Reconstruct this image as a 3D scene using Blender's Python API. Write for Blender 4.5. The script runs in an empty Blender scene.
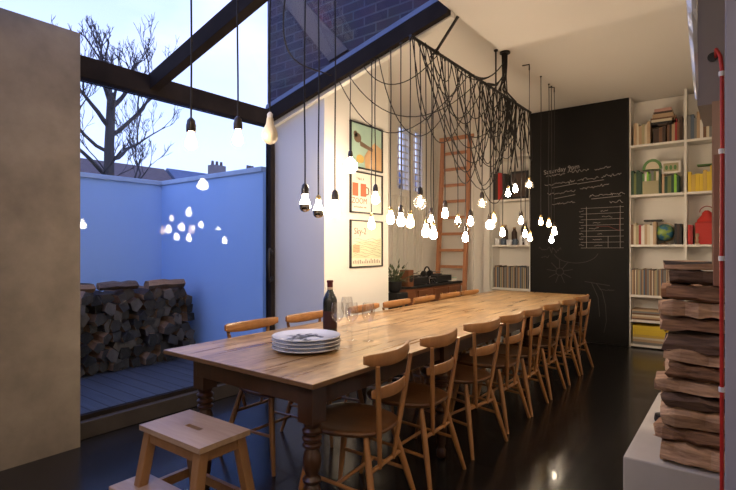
import bpy, bmesh, math, random
from mathutils import Vector, Matrix
R = random.Random(7)
PI = math.pi
C = bpy.context.scene.collection
SC = bpy.context.scene

# ------------------------------------------------------------------ materials
MATS = {}
def mat(name, col, rough=.6, metal=0.0, var=None, scale=(8, 8, 8), amt=.5, bump=0.0, bscale=None, spec=.5,
        emit=None, estr=0.0, coat=0.0, trans=0.0, ior=1.45, detail=4):
    """principled surface; var = second colour mixed in by noise in object space"""
    if name in MATS: return MATS[name]
    m = bpy.data.materials.new(name); m.use_nodes = True
    nt = m.node_tree; b = nt.nodes['Principled BSDF']
    b.inputs['Base Color'].default_value = (*col, 1)
    b.inputs['Roughness'].default_value = rough
    b.inputs['Metallic'].default_value = metal
    b.inputs['Specular IOR Level'].default_value = spec
    b.inputs['Coat Weight'].default_value = coat
    b.inputs['Transmission Weight'].default_value = trans
    b.inputs['IOR'].default_value = ior
    if emit:
        b.inputs['Emission Color'].default_value = (*emit, 1)
        b.inputs['Emission Strength'].default_value = estr
    if var or bump:
        tc = nt.nodes.new('ShaderNodeTexCoord'); mp = nt.nodes.new('ShaderNodeMapping')
        mp.inputs['Scale'].default_value = scale
        nz = nt.nodes.new('ShaderNodeTexNoise'); nz.inputs['Scale'].default_value = 1
        nz.inputs['Detail'].default_value = detail; nz.inputs['Roughness'].default_value = .6
        nt.links.new(tc.outputs['Object'], mp.inputs['Vector']); nt.links.new(mp.outputs['Vector'], nz.inputs['Vector'])
        if var:
            rp = nt.nodes.new('ShaderNodeValToRGB')
            rp.color_ramp.elements[0].position = .5 - amt * .5; rp.color_ramp.elements[0].color = (*col, 1)
            rp.color_ramp.elements[1].position = .5 + amt * .5; rp.color_ramp.elements[1].color = (*var, 1)
            nt.links.new(nz.outputs['Fac'], rp.inputs['Fac']); nt.links.new(rp.outputs['Color'], b.inputs['Base Color'])
        if bump:
            bp = nt.nodes.new('ShaderNodeBump'); bp.inputs['Strength'].default_value = bump
            bp.inputs['Distance'].default_value = .01
            nt.links.new(nz.outputs['Fac'], bp.inputs['Height']); nt.links.new(bp.outputs['Normal'], b.inputs['Normal'])
    MATS[name] = m
    return m

def glassmat(name, tint, f0=.06, rough=0.0, gz=None):
    """thin pane: fresnel mix of clear transmission and mirror"""
    m = bpy.data.materials.new(name); m.use_nodes = True; nt = m.node_tree; nt.nodes.clear()
    o = nt.nodes.new('ShaderNodeOutputMaterial'); o.name = 'Material Output'; t = nt.nodes.new('ShaderNodeBsdfTransparent')
    g = nt.nodes.new('ShaderNodeBsdfGlossy'); mx = nt.nodes.new('ShaderNodeMixShader')
    lw = nt.nodes.new('ShaderNodeLayerWeight'); lw.inputs['Blend'].default_value = .5
    pw = nt.nodes.new('ShaderNodeMath'); pw.operation = 'POWER'; pw.inputs[1].default_value = 5; nt.links.new(lw.outputs['Facing'], pw.inputs[0])
    fr = nt.nodes.new('ShaderNodeMath'); fr.operation = 'MULTIPLY_ADD'; fr.inputs[1].default_value = gz or 1 - f0; fr.inputs[2].default_value = f0
    nt.links.new(pw.outputs[0], fr.inputs[0])
    t.inputs['Color'].default_value = (*tint, 1); g.inputs['Roughness'].default_value = rough
    nt.links.new(fr.outputs[0], mx.inputs[0]); nt.links.new(t.outputs[0], mx.inputs[1]); nt.links.new(g.outputs[0], mx.inputs[2])
    nt.links.new(mx.outputs[0], o.inputs[0]); MATS[name] = m
    return m

def plankmat(name, c1, c2, c3, width, axis, rough, grain=(3, 40), gap=.004, coat=0.0, bump=.25, rvar=0.0, stagger=2.2):
    """boards of a given width; axis = direction the boards run ('x' or 'y')"""
    m = bpy.data.materials.new(name); m.use_nodes = True; nt = m.node_tree; b = nt.nodes['Principled BSDF']
    L = nt.links.new; N = nt.nodes.new
    tc = N('ShaderNodeTexCoord'); sp = N('ShaderNodeSeparateXYZ'); L(tc.outputs['Object'], sp.inputs[0])
    across, along = ('X', 'Y') if axis == 'y' else ('Y', 'X')
    def M(op, a, bb=None):
        n = N('ShaderNodeMath'); n.operation = op
        for i, v in enumerate((a, bb)):
            if v is None: continue
            if isinstance(v, (int, float)): n.inputs[i].default_value = v
            else: L(v, n.inputs[i])
        return n.outputs[0]
    q = M('DIVIDE', sp.outputs[across], width); fl = M('FLOOR', q); fr = M('FRACT', q)
    wn = N('ShaderNodeTexWhiteNoise'); wn.noise_dimensions = '1D'; L(fl, wn.inputs['W'])
    sh = M('MULTIPLY', wn.outputs['Value'], 37.0)
    cv = N('ShaderNodeCombineXYZ')
    L(M('MULTIPLY', sp.outputs[across], grain[1]), cv.inputs[0]); L(M('MULTIPLY', M('ADD', sp.outputs[along], sh), grain[0]), cv.inputs[1]); L(sh, cv.inputs[2])
    nz = N('ShaderNodeTexNoise'); nz.inputs['Scale'].default_value = 1; nz.inputs['Detail'].default_value = 6
    nz.inputs['Distortion'].default_value = .6; L(cv.outputs[0], nz.inputs['Vector'])
    rp = N('ShaderNodeValToRGB'); rp.color_ramp.elements[0].position = .32; rp.color_ramp.elements[1].position = .68
    rp.color_ramp.elements[0].color = (*c1, 1); rp.color_ramp.elements[1].color = (*c2, 1); L(nz.outputs['Fac'], rp.inputs['Fac'])
    mx = N('ShaderNodeMix'); mx.data_type = 'RGBA'; L(M('MULTIPLY', wn.outputs['Value'], .55), mx.inputs['Factor'])
    L(rp.outputs['Color'], mx.inputs[6]); mx.inputs[7].default_value = (*c3, 1)
    g = M('LESS_THAN', M('MINIMUM', fr, M('SUBTRACT', 1.0, fr)), gap / width)
    mg = N('ShaderNodeMix'); mg.data_type = 'RGBA'; L(g, mg.inputs['Factor']); L(mx.outputs[2], mg.inputs[6])
    mg.inputs[7].default_value = tuple(v * .25 for v in c1) + (1,)
    L(mg.outputs[2], b.inputs['Base Color'])
    b.inputs['Roughness'].default_value = rough; b.inputs['Coat Weight'].default_value = coat
    if rvar:
        mr = N('ShaderNodeMapRange'); mr.inputs[3].default_value = rough - rvar; mr.inputs[4].default_value = rough + rvar
        L(nz.outputs['Fac'], mr.inputs[0]); L(mr.outputs[0], b.inputs['Roughness'])
    bp = N('ShaderNodeBump'); bp.inputs['Strength'].default_value = bump; bp.inputs['Distance'].default_value = .004
    L(M('SUBTRACT', nz.outputs['Fac'], M('MULTIPLY', g, 2.0)), bp.inputs['Height']); L(bp.outputs['Normal'], b.inputs['Normal'])
    MATS[name] = m
    return m

def wear(name):
    nt = MATS[name].node_tree; b = nt.nodes['Principled BSDF']; L = nt.links.new; N = nt.nodes.new
    src = b.inputs['Base Color'].links[0].from_socket
    tc = N('ShaderNodeTexCoord'); mp = N('ShaderNodeMapping'); mp.inputs['Scale'].default_value = (7, 2.6, 7); L(tc.outputs['Object'], mp.inputs[0])
    nz = N('ShaderNodeTexNoise'); nz.inputs['Scale'].default_value = 1; nz.inputs['Detail'].default_value = 8; nz.inputs['Roughness'].default_value = .7; L(mp.outputs[0], nz.inputs['Vector'])
    rp = N('ShaderNodeValToRGB'); rp.color_ramp.elements[0].position = .36; rp.color_ramp.elements[0].color = (.42, .36, .32, 1); rp.color_ramp.elements[1].position = .56; rp.color_ramp.elements[1].color = (1, 1, 1, 1); L(nz.outputs['Fac'], rp.inputs['Fac'])
    mx = N('ShaderNodeMix'); mx.data_type = 'RGBA'; mx.blend_type = 'MULTIPLY'; mx.inputs['Factor'].default_value = .8; L(src, mx.inputs[6]); L(rp.outputs['Color'], mx.inputs[7]); L(mx.outputs[2], b.inputs['Base Color'])
def brickmat():
    m = bpy.data.materials.new('brick'); m.use_nodes = True; nt = m.node_tree; b = nt.nodes['Principled BSDF']; L = nt.links.new; N = nt.nodes.new
    tc = N('ShaderNodeTexCoord'); sp = N('ShaderNodeSeparateXYZ'); cb = N('ShaderNodeCombineXYZ'); L(tc.outputs['Object'], sp.inputs[0])
    L(sp.outputs['X'], cb.inputs[0]); L(sp.outputs['Z'], cb.inputs[1])
    br = N('ShaderNodeTexBrick'); L(cb.outputs[0], br.inputs['Vector']); br.inputs['Scale'].default_value = 1
    br.inputs['Brick Width'].default_value = .225; br.inputs['Row Height'].default_value = .075; br.inputs['Mortar Size'].default_value = .007
    br.inputs['Color1'].default_value = (.085, .058, .08, 1); br.inputs['Color2'].default_value = (.045, .04, .075, 1); br.inputs['Mortar'].default_value = (.11, .105, .14, 1)
    nz = N('ShaderNodeTexNoise'); nz.inputs['Scale'].default_value = 3; L(tc.outputs['Object'], nz.inputs['Vector'])
    mx = N('ShaderNodeMix'); mx.data_type = 'RGBA'; mx.blend_type = 'MULTIPLY'; mx.inputs['Factor'].default_value = .7
    L(br.outputs['Color'], mx.inputs[6]); L(nz.outputs['Color'], mx.inputs[7]); L(mx.outputs[2], b.inputs['Base Color'])
    b.inputs['Roughness'].default_value = .9
    bp = N('ShaderNodeBump'); bp.inputs['Strength'].default_value = .6; bp.inputs['Distance'].default_value = .01; bp.invert = True
    L(br.outputs['Fac'], bp.inputs['Height']); L(bp.outputs['Normal'], b.inputs['Normal'])
    MATS['brick'] = m; return m

brickmat()
mat('plaster', (.80, .76, .70), .85, var=(.74, .70, .64), scale=(.8, .8, .8), amt=.8)
mat('ceiling_paint', (.80, .76, .71), .9, var=(.75, .71, .66), scale=(.7, .7, .7), amt=.8)
mat('concrete', (.15, .115, .078), .7, var=(.33, .265, .185), scale=(2.6, 2.6, 2.6), amt=.5, bump=.12, detail=9)
mat('bench_concrete', (.40, .365, .32), .7, var=(.52, .48, .43), scale=(4, 4, 4), amt=.6, bump=.05, detail=8)
mat('grey_plaster', (.30, .265, .25), .85, var=(.36, .32, .30), scale=(3, 3, 3), amt=.7)
mat('pale_paint', (.50, .50, .58), .7)
mat('blue_lit_white', (.25, .25, .34), .8)  # white pillar, its dim bluish light put into the colour
mat('chalk_black', (.0065, .0055, .005), .75, spec=.3, var=(.011, .0095, .009), scale=(1.5, 1.5, 1.5), amt=.7)
mat('chalk', (.30, .27, .25), .95)
mat('chalk_faint', (.07, .06, .055), .95)
mat('chalk_red', (.22, .06, .05), .95)
plankmat('dark_floor', (.007, .0065, .0065), (.013, .011, .011), (.010, .009, .009), .14, 'y', .24, grain=(1.2, 22), gap=.002, coat=.1, bump=.08, rvar=.03)
plankmat('deck', (.045, .045, .055), (.085, .085, .10), (.065, .065, .075), .12, 'x', .6, grain=(1.5, 30), gap=.006)
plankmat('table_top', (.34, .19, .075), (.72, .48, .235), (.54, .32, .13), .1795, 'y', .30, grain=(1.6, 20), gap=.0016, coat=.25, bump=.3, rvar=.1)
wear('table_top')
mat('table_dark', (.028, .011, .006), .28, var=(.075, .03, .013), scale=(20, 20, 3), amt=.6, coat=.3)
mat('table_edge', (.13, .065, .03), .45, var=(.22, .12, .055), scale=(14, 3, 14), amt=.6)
mat('chair_wood', (.28, .12, .038), .32, var=(.42, .195, .068), scale=(22, 22, 5), amt=.6, coat=.2)
mat('chair_seat', (.11, .046, .018), .32, var=(.19, .082, .032), scale=(6, 30, 6), amt=.6, coat=.2)
mat('stool_wood', (.34, .21, .13), .34, var=(.52, .36, .24), scale=(3, 30, 3), amt=.6, coat=.1, bump=.05)
mat('stool_leg', (.26, .13, .055), .42, var=(.38, .20, .09), scale=(30, 30, 4), amt=.6)
mat('ladder_wood', (.42, .17, .085), .5, var=(.52, .24, .12), scale=(30, 30, 4), amt=.6)
mat('cab_wood', (.13, .045, .02), .35, var=(.20, .075, .032), scale=(6, 6, 26), amt=.6, coat=.3)
mat('black', (.012, .011, .012), .45)
mat('bakelite', (.022, .014, .010), .3, coat=.4)
mat('flex', (.014, .010, .009), .6)
mat('steel', (.022, .018, .017), .42, metal=.3)
mat('frame_metal', (.014, .011, .010), .75, spec=.06, var=(.032, .024, .021), scale=(3, 3, 3))
mat('sill', (.035, .026, .02), .6, var=(.055, .042, .032), scale=(2, 9, 9))
mat('chrome', (.7, .7, .72), .18, metal=1)
mat('brass', (.5, .35, .15), .3, metal=1)
mat('foil', (.85, .85, .85), .3, metal=.5, bump=1.0, scale=(40, 40, 25))
mat('red_hose', (.50, .025, .02), .4)
mat('white_plastic', (.75, .72, .72), .4)
mat('terracotta_board', (.30, .145, .085), .7, var=(.35, .18, .11), scale=(5, 5, 5))
mat('pine_board', (.42, .27, .17), .6, var=(.5, .34, .22), scale=(20, 20, 3))
mat('garden_wall_dusk_blue', (.38, .53, .80), .8, var=(.42, .57, .83), scale=(1.2, 1.2, 1.2))  # white render; the blue of the dusk skylight is put into its colour
mat('coping', (.50, .58, .70), .8, var=(.4, .46, .56), scale=(5, 5, 5))
mat('log_split', (.07, .032, .017), .8, var=(.52, .28, .15), scale=(6, 38, 60), amt=.45, bump=1.0, detail=7)
mat('log_split_pale', (.15, .072, .036), .8, var=(.80, .50, .29), scale=(6, 38, 60), amt=.5, bump=1.0, detail=7)
mat('log_split_dark', (.05, .026, .017), .85, var=(.24, .14, .085), scale=(6, 38, 60), amt=.5, bump=1.0, detail=7)
mat('bark', (.022, .014, .011), .9, var=(.06, .038, .026), scale=(30, 30, 12), amt=.6, bump=.8)
mat('log_end', (.032, .027, .024), .85, var=(.07, .058, .05), scale=(25, 25, 25), amt=.6)
mat('log_end_pale', (.08, .065, .055), .85, var=(.15, .12, .10), scale=(25, 25, 25), amt=.6)
mat('log_end_dark', (.012, .011, .011), .85, var=(.032, .028, .026), scale=(25, 25, 25), amt=.6)
mat('log_side', (.22, .11, .055), .85, var=(.42, .23, .12), scale=(8, 30, 30), amt=.6)
mat('tree_bark', (.05, .038, .034), .9, var=(.09, .07, .06), scale=(4, 4, 2), amt=.6)
mat('slate', (.10, .12, .19), .8, var=(.15, .17, .24), scale=(3, 3, 3))
mat('brown_tile', (.13, .085, .075), .85, var=(.17, .115, .10), scale=(3, 3, 3))
mat('far_brick', (.22, .17, .16), .9, var=(.28, .22, .2), scale=(3, 3, 3))
mat('grass', (.03, .05, .025), .95, var=(.05, .075, .035), scale=(1, 1, 1))
mat('bottle_glass', (.012, .014, .010), .06, coat=.6)
mat('label_dark', (.05, .016, .014), .6)
mat('label_cream', (.55, .45, .33), .6)
mat('capsule', (.09, .012, .012), .35)
mat('china', (.82, .82, .84), .12, coat=.5)
mat('china_ink', (.06, .07, .10), .5)
mat('leaf', (.05, .07, .035), .6, var=(.10, .12, .06), scale=(20, 20, 20))
mat('off_bulb', (.72, .62, .46), .35)
mat('bulb_lit', (1, .9, .75), .4, emit=(1.0, .82, .60), estr=82)
mat('bulb_warm', (1, .8, .5), .4, emit=(1.0, .62, .26), estr=22)
mat('filament', (1, .8, .5), .4, emit=(1.0, .74, .44), estr=75)
mat('silver_cap', (.55, .5, .42), .12, metal=1)
glassmat('roof_glass', (.98, .985, 1.0), .012, 0, .3)
glassmat('door_glass', (.92, .96, 1.0), .014)
glassmat('clear_glass', (.97, .97, .97), .10)
def frost(name, f):
    nt = MATS[name].node_tree; o = nt.nodes['Material Output']; src = o.inputs[0].links[0].from_socket
    tl = nt.nodes.new('ShaderNodeBsdfTranslucent'); tl.inputs['Color'].default_value = (.9, .88, .82, 1); mx = nt.nodes.new('ShaderNodeMixShader'); mx.inputs[0].default_value = f
    nt.links.new(src, mx.inputs[1]); nt.links.new(tl.outputs[0], mx.inputs[2]); nt.links.new(mx.outputs[0], o.inputs[0])
frost('clear_glass', .025)
glassmat('wine_glass_clear', (.99, .99, .99), .10, .02)

# ------------------------------------------------------------------ geometry
class MB:
    def __init__(s): s.b = bmesh.new(); s.mi = 0
    def face(s, vs):
        try:
            f = s.b.faces.new(vs); f.material_index = s.mi; return f
        except ValueError: return None
    def box(s, x0, x1, y0, y1, z0, z1):
        v = [s.b.verts.new((x, y, z)) for x in (x0, x1) for y in (y0, y1) for z in (z0, z1)]
        for q in ((0, 1, 3, 2), (4, 6, 7, 5), (0, 4, 5, 1), (2, 3, 7, 6), (0, 2, 6, 4), (1, 5, 7, 3)): s.face([v[i] for i in q])
        return s
    def hexa(s, P):
        """8 points: bottom ring 4, top ring 4"""
        v = [s.b.verts.new(p) for p in P]
        for q in ((3, 2, 1, 0), (4, 5, 6, 7), (0, 1, 5, 4), (1, 2, 6, 5), (2, 3, 7, 6), (3, 0, 4, 7)): s.face([v[i] for i in q])
        return s
    def prism(s, poly, vec):
        a = [s.b.verts.new(p) for p in poly]; vec = Vector(vec)
        b = [s.b.verts.new(Vector(p) + vec) for p in poly]; n = len(a)
        s.face(a[::-1]); s.face(b)
        for i in range(n): s.face([a[i], a[(i + 1) % n], b[(i + 1) % n], b[i]])
        return s
    def rings(s, rs, cap=True, close=False):
        R_ = [[s.b.verts.new(p) for p in r] for r in rs]; n = len(R_[0])
        m = len(R_)
        for k in range(m if close else m - 1):
            A, B = R_[k], R_[(k + 1) % m]
            for i in range(n): s.face([A[i], A[(i + 1) % n], B[(i + 1) % n], B[i]])
        if cap and not close: s.face(R_[0][::-1]); s.face(R_[-1])
        return s
    def tube(s, pts, r, seg=8):
        pts = [Vector(p) for p in pts]; n = len(pts)
        rr = r if isinstance(r, (list, tuple)) else [r] * n
        out = []; up = None
        for i in range(n):
            t = (pts[min(i + 1, n - 1)] - pts[max(i - 1, 0)]).normalized()
            if up is None: up = t.orthogonal().normalized()
            up = (up - t * up.dot(t)); up = up.normalized() if up.length > 1e-6 else t.orthogonal().normalized()
            w = t.cross(up)
            out.append([pts[i] + (up * math.cos(2 * PI * k / seg) + w * math.sin(2 * PI * k / seg)) * rr[i] for k in range(seg)])
        return s.rings(out)
    def lathe(s, prof, c=(0, 0, 0), seg=20, cap=True):
        """prof: (radius, z) list from bottom to top"""
        return s.rings([[(c[0] + max(r, 1e-4) * math.cos(2 * PI * k / seg), c[1] + max(r, 1e-4) * math.sin(2 * PI * k / seg), c[2] + z) for k in range(seg)] for r, z in prof], cap)
    def build(s, name, mats, parent=None, smooth=False, bevel=0, loc=None):
        bmesh.ops.recalc_face_normals(s.b, faces=s.b.faces)
        me = bpy.data.meshes.new(name); s.b.to_mesh(me); s.b.free()
        for m in (mats if isinstance(mats, (list, tuple)) else [mats]): me.materials.append(MATS[m])
        if smooth:
            me.polygons.foreach_set('use_smooth', [True] * len(me.polygons)); me.set_sharp_from_angle(angle=math.radians(42))
        o = bpy.data.objects.new(name, me); C.objects.link(o)
        if loc: o.location = loc
        if parent: o.parent = parent
        if bevel:
            b = o.modifiers.new('bevel', 'BEVEL'); b.width = bevel; b.segments = 2; b.limit_method = 'ANGLE'
        return o

def tag(o, label, cat, group=None, kind=None):
    o['label'] = label; o['category'] = cat
    if group: o['group'] = group
    if kind: o['kind'] = kind
    return o
def thing(name, label, cat, loc=(0, 0, 0), rz=0, group=None):
    o = bpy.data.objects.new(name, None); C.objects.link(o); o.empty_display_size = .1
    o.location = loc; o.rotation_euler = (0, 0, rz); return tag(o, label, cat, group)
def struct(o): o['kind'] = 'structure'; return o
def dup(root, loc, rz=0, label=None, scale=None):
    def cp(o, par):
        c = o.copy(); C.objects.link(c)
        if par: c.parent = par
        for ch in kids.get(o.name, []): cp(ch, c)
        return c
    kids = {}
    def walk(o):
        kids[o.name] = list(o.children)
        for ch in o.children: walk(ch)
    walk(root); r = cp(root, None); r.location = loc; r.rotation_euler = (0, 0, rz)
    if label: r['label'] = label
    if scale: r.scale = scale
    return r
def box(name, m, x0, x1, y0, y1, z0, z1, parent=None, bevel=0): return MB().box(x0, x1, y0, y1, z0, z1).build(name, m, parent, bevel=bevel)
def text_mesh(name, txt, size, m, parent, loc, rot, ext=.0008):
    cu = bpy.data.curves.new(name, 'FONT'); cu.body = txt; cu.size = size; cu.extrude = ext; cu.align_x = 'CENTER'; cu.align_y = 'CENTER'; cu.resolution_u = 3
    t = bpy.data.objects.new('tmp', cu); C.objects.link(t); dg = bpy.context.evaluated_depsgraph_get()
    me = bpy.data.meshes.new_from_object(t.evaluated_get(dg)); bpy.data.objects.remove(t)
    me.materials.clear(); me.materials.append(MATS[m])
    o = bpy.data.objects.new(name, me); C.objects.link(o); o.parent = parent; o.location = loc; o.rotation_euler = rot
    return o

# ------------------------------------------------------------------ setting
SL = .255
def T(x): return 2.51 + SL * (x + 3.477)          # top of the rafters
struct(box('floor', 'dark_floor', -3.6, 2.6, -2.6, 7.3, -.1, 0))
# concrete wall on the left
struct(box('wall_left', 'concrete', -3.40, -3.303, -2.6, 1.36, 0, 2.60))
# kitchen side walls (behind and beside the camera)
struct(box('wall_right', 'plaster', 2.5, 2.6, -2.6, 7.3, 0, 3.3))
struct(box('wall_rear', 'plaster', -3.303, 2.5, -2.7, -2.6, 0, 3.3))
struct(box('ceiling', 'ceiling_paint', -1.6, 2.5, -2.6, 3.93, 2.9, 3.25))
struct(MB().box(-3.5, -1.6, 3.20, 3.96, 3.13, 3.25).box(-4.0, -1.6, 3.96, 7.25, 3.13, 3.25).build('ceiling_far', 'ceiling_paint'))
struct(box('ceiling_end', 'ceiling_paint', -1.6, 2.5, 3.93, 7.25, 3.13, 3.25))
# white wall block beside the sliding door, then the recess with its windows
struct(box('wall_pier', 'plaster', -3.50, -2.82, 3.10, 4.055, 0, 3.13))
wl = MB(); X0, X1 = -4.0, -3.85
ys = [4.055, 5.76, 6.13, 6.19, 6.50, 7.0]
for i in range(5):
    if i in (1, 3): wl.box(X0, X1, ys[i], ys[i + 1], 0, 2.06); wl.box(X0, X1, ys[i], ys[i + 1], 3.01, 3.13)
    else: wl.box(X0, X1, ys[i], ys[i + 1], 0, 3.13)
wl.box(-4.0, -3.5, 3.9, 4.055, 0, 3.13)
struct(wl.build('wall_recess', 'plaster'))
mb = MB()
for k in range(27): mb.box(-3.85, -3.838, 4.10 + k * .09, 4.155 + k * .09, .12, 1.98)
mb.box(-3.85, -3.825, 4.055, 6.86, 1.98, 2.03); struct(mb.build('trim_10', 'plaster'))
struct(box('floor_recess', 'dark_floor', -4.0, -3.6, 4.055, 7.3, -.1, 0))
wb = MB(); wb.box(-4.0, -2.96, 6.87, 7.25, 0, 3.13); wb.box(-2.96, 2.5, 7.18, 7.25, 0, 3.13); wb.box(.42, 2.5, 6.87, 7.18, 0, 3.13)
struct(wb.build('wall_end', 'plaster'))
struct(MB().box(-3.02, -2.93, 6.80, 6.87, 0, 3.13).box(-3.24, -3.2, 6.83, 6.87, 0, 3.13).build('trim_1', 'plaster', bevel=.004))
for n, (a, b) in enumerate(((5.76, 6.13), (6.19, 6.50)), 1):
    w = thing('window_%d' % n, ('tall narrow lattice window on the recess wall, nearer the posters', 'narrower lattice window on the recess wall, beside the ladder')[n - 1], 'window', (-3.9, (a + b) / 2, 2.06))
    w['kind'] = 'structure'; h = (b - a) / 2
    f = MB().box(-.03, .03, -h, -h + .025, 0, .95).box(-.03, .03, h - .025, h, 0, .95).box(-.03, .03, -h, h, 0, .025).box(-.03, .03, -h, h, .925, .95)
    f.build('window_frame', 'plaster', w)
    g = MB(); k = 4 if n == 1 else 3
    for i in range(1, k): y = -h + 2 * h * i / k; g.box(-.008, .008, y - .008, y + .008, .02, .93)
    for i in range(1, 10): z = .95 * i / 10; g.box(-.008, .008, -h + .02, h - .02, z - .008, z + .008)
    g.build('glazing_bars', 'plaster', w)
    MB().box(-.004, 0, -h + .02, h - .02, .02, .93).build('pane', 'roof_glass', w)

# sliding door wall: sill, head beam, post, glass and handle
struct(box('trim_2', 'sill', -3.60, -3.41, 1.30, 3.095, 0, .112, bevel=.005))
struct(box('trim_3', 'frame_metal', -3.54, -3.42, -2.6, 3.098, 2.37, 2.51, bevel=.004))
struct(box('trim_4', 'sill', -3.60, -3.41, -2.6, 1.30, 0, .112))
d = thing('door_1', 'large sliding glass door onto the wooden deck', 'door', (-3.477, 2.0, .112)); d['kind'] = 'structure'
MB().box(-.006, .006, -2.0, 1.045, .03, 2.25).build('pane', 'door_glass', d)
MB().box(-.025, .045, 1.045, 1.097, 0, 2.258).build('door_stile', 'frame_metal', d, bevel=.004)
MB().box(-.02, .02, -2.0, 1.045, 0, .03).build('door_rail', 'frame_metal', d)
hd = MB(); hd.tube([(.05, 1.05, 1.10), (.08, 1.0, 1.125), (.085, .985, 1.10), (.085, .985, .85), (.08, 1.0, .825), (.05, 1.05, .85)], .011, 8)
hd.tube([(.045, 1.06, 1.10), (.052, 1.06, 1.10)], .024, 10); hd.tube([(.045, 1.06, .85), (.052, 1.06, .85)], .024, 10)
hd.build('door_handle', 'steel', d, smooth=True)
# glass roof: rafters, panes, brick wall rising beyond
def sloped(x0, x1, y0, y1, t0, t1, dz0=0): # prism whose top/bottom follow the roof slope
    return [(x0, y0, T(x0) + t0), (x1, y0, T(x1) + t0), (x1, y1, T(x1) + t0), (x0, y1, T(x0) + t0),
            (x0, y0, T(x0) + t1), (x1, y0, T(x1) + t1), (x1, y1, T(x1) + t1), (x0, y1, T(x0) + t1)]
for n, y in enumerate((-1.55, -.4, .75, 1.88, 3.012)):
    struct(MB().hexa(sloped(-3.54, -1.6, y, y + .05 if n == 4 else y + .07, -.12, 0)).build('rafter' if n == 0 else 'rafter.%03d' % n, 'frame_metal', bevel=.003))
RY = [-2.6, -1.515, -.365, .785, 1.915, 3.04]
for n in range(5):
    struct(MB().hexa(sloped(-3.56, -1.6, RY[n], RY[n + 1], .003, .015)).build('skylight_pane', 'roof_glass'))
struct(MB().hexa([(-3.5, 3.062, T(-3.5) - .16), (-1.6, 3.062, T(-1.6) - .13), (-1.6, 3.11, T(-1.6) - .13), (-3.5, 3.11, T(-3.5) - .16),
                  (-3.5, 3.062, T(-3.5) - .02), (-1.6, 3.062, T(-1.6) - .02), (-1.6, 3.11, T(-1.6) - .02), (-3.5, 3.11, T(-3.5) - .02)]).build('trim_5', 'plaster'))
struct(MB().hexa([(-3.5, 3.065, T(-3.5) - .02), (-1.6, 3.065, T(-1.6) - .02), (-1.6, 3.2, T(-1.6) - .02), (-3.5, 3.2, T(-3.5) - .02),
                  (-3.5, 3.065, 8), (-1.6, 3.065, 8), (-1.6, 3.2, 8), (-3.5, 3.2, 8)]).build('wall_upper', 'brick'))
struct(box('wall_upper_right', 'brick', -1.6, 2.5, 3.065, 3.2, 3.25, 8))
struct(MB().hexa([(-3.5, 3.2, 3.25), (2.5, 3.2, 3.25), (2.5, 8, 3.25), (-3.5, 8, 3.25), (-3.5, 3.2, 8), (2.5, 3.2, 8), (2.5, 8, 8), (-3.5, 8, 8)]).build('wall_house', 'far_brick'))
struct(MB().hexa([(-3.5, 3.035, T(-3.5) + .02), (-1.6, 3.035, T(-1.6) + .02), (-1.6, 3.065, T(-1.6) + .02), (-3.5, 3.065, T(-3.5) + .02),
                  (-3.5, 3.05, T(-3.5) + .07), (-1.6, 3.05, T(-1.6) + .07), (-1.6, 3.065, T(-1.6) + .07), (-3.5, 3.065, T(-3.5) + .07)]).build('trim_6', 'slate'))

# courtyard
struct(box('ground', 'grass', -80, -3.6, -60, 90, -.25, -.15))
struct(box('deck', 'deck', -5.38, -3.605, -3, 3.1, -.15, .11))
struct(box('wall_garden', 'garden_wall_dusk_blue', -5.5, -5.38, -3, 3.1, -.15, 1.97))
struct(box('wall_garden_end', 'garden_wall_dusk_blue', -5.5, -3.605, 3.1, 3.22, -.15, 1.97))
struct(box('trim_7', 'coping', -5.53, -5.35, -3, 3.08, 1.97, 2.02, bevel=.006))
struct(box('trim_8', 'coping', -5.53, -3.605, 3.08, 3.25, 1.97, 2.02, bevel=.006))

# diagonal render scar on the brick wall
o = MB().hexa([(-3.42, 3.045, 3.62), (-3.22, 3.045, 3.62), (-2.52, 3.045, 2.85), (-2.72, 3.045, 2.80), (-3.42, 3.065, 3.62), (-3.22, 3.065, 3.62), (-2.52, 3.065, 2.85), (-2.72, 3.065, 2.80)])
mat('scar', (.11, .095, .10), .9)
struct(o.build('trim_9', 'scar'))

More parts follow.
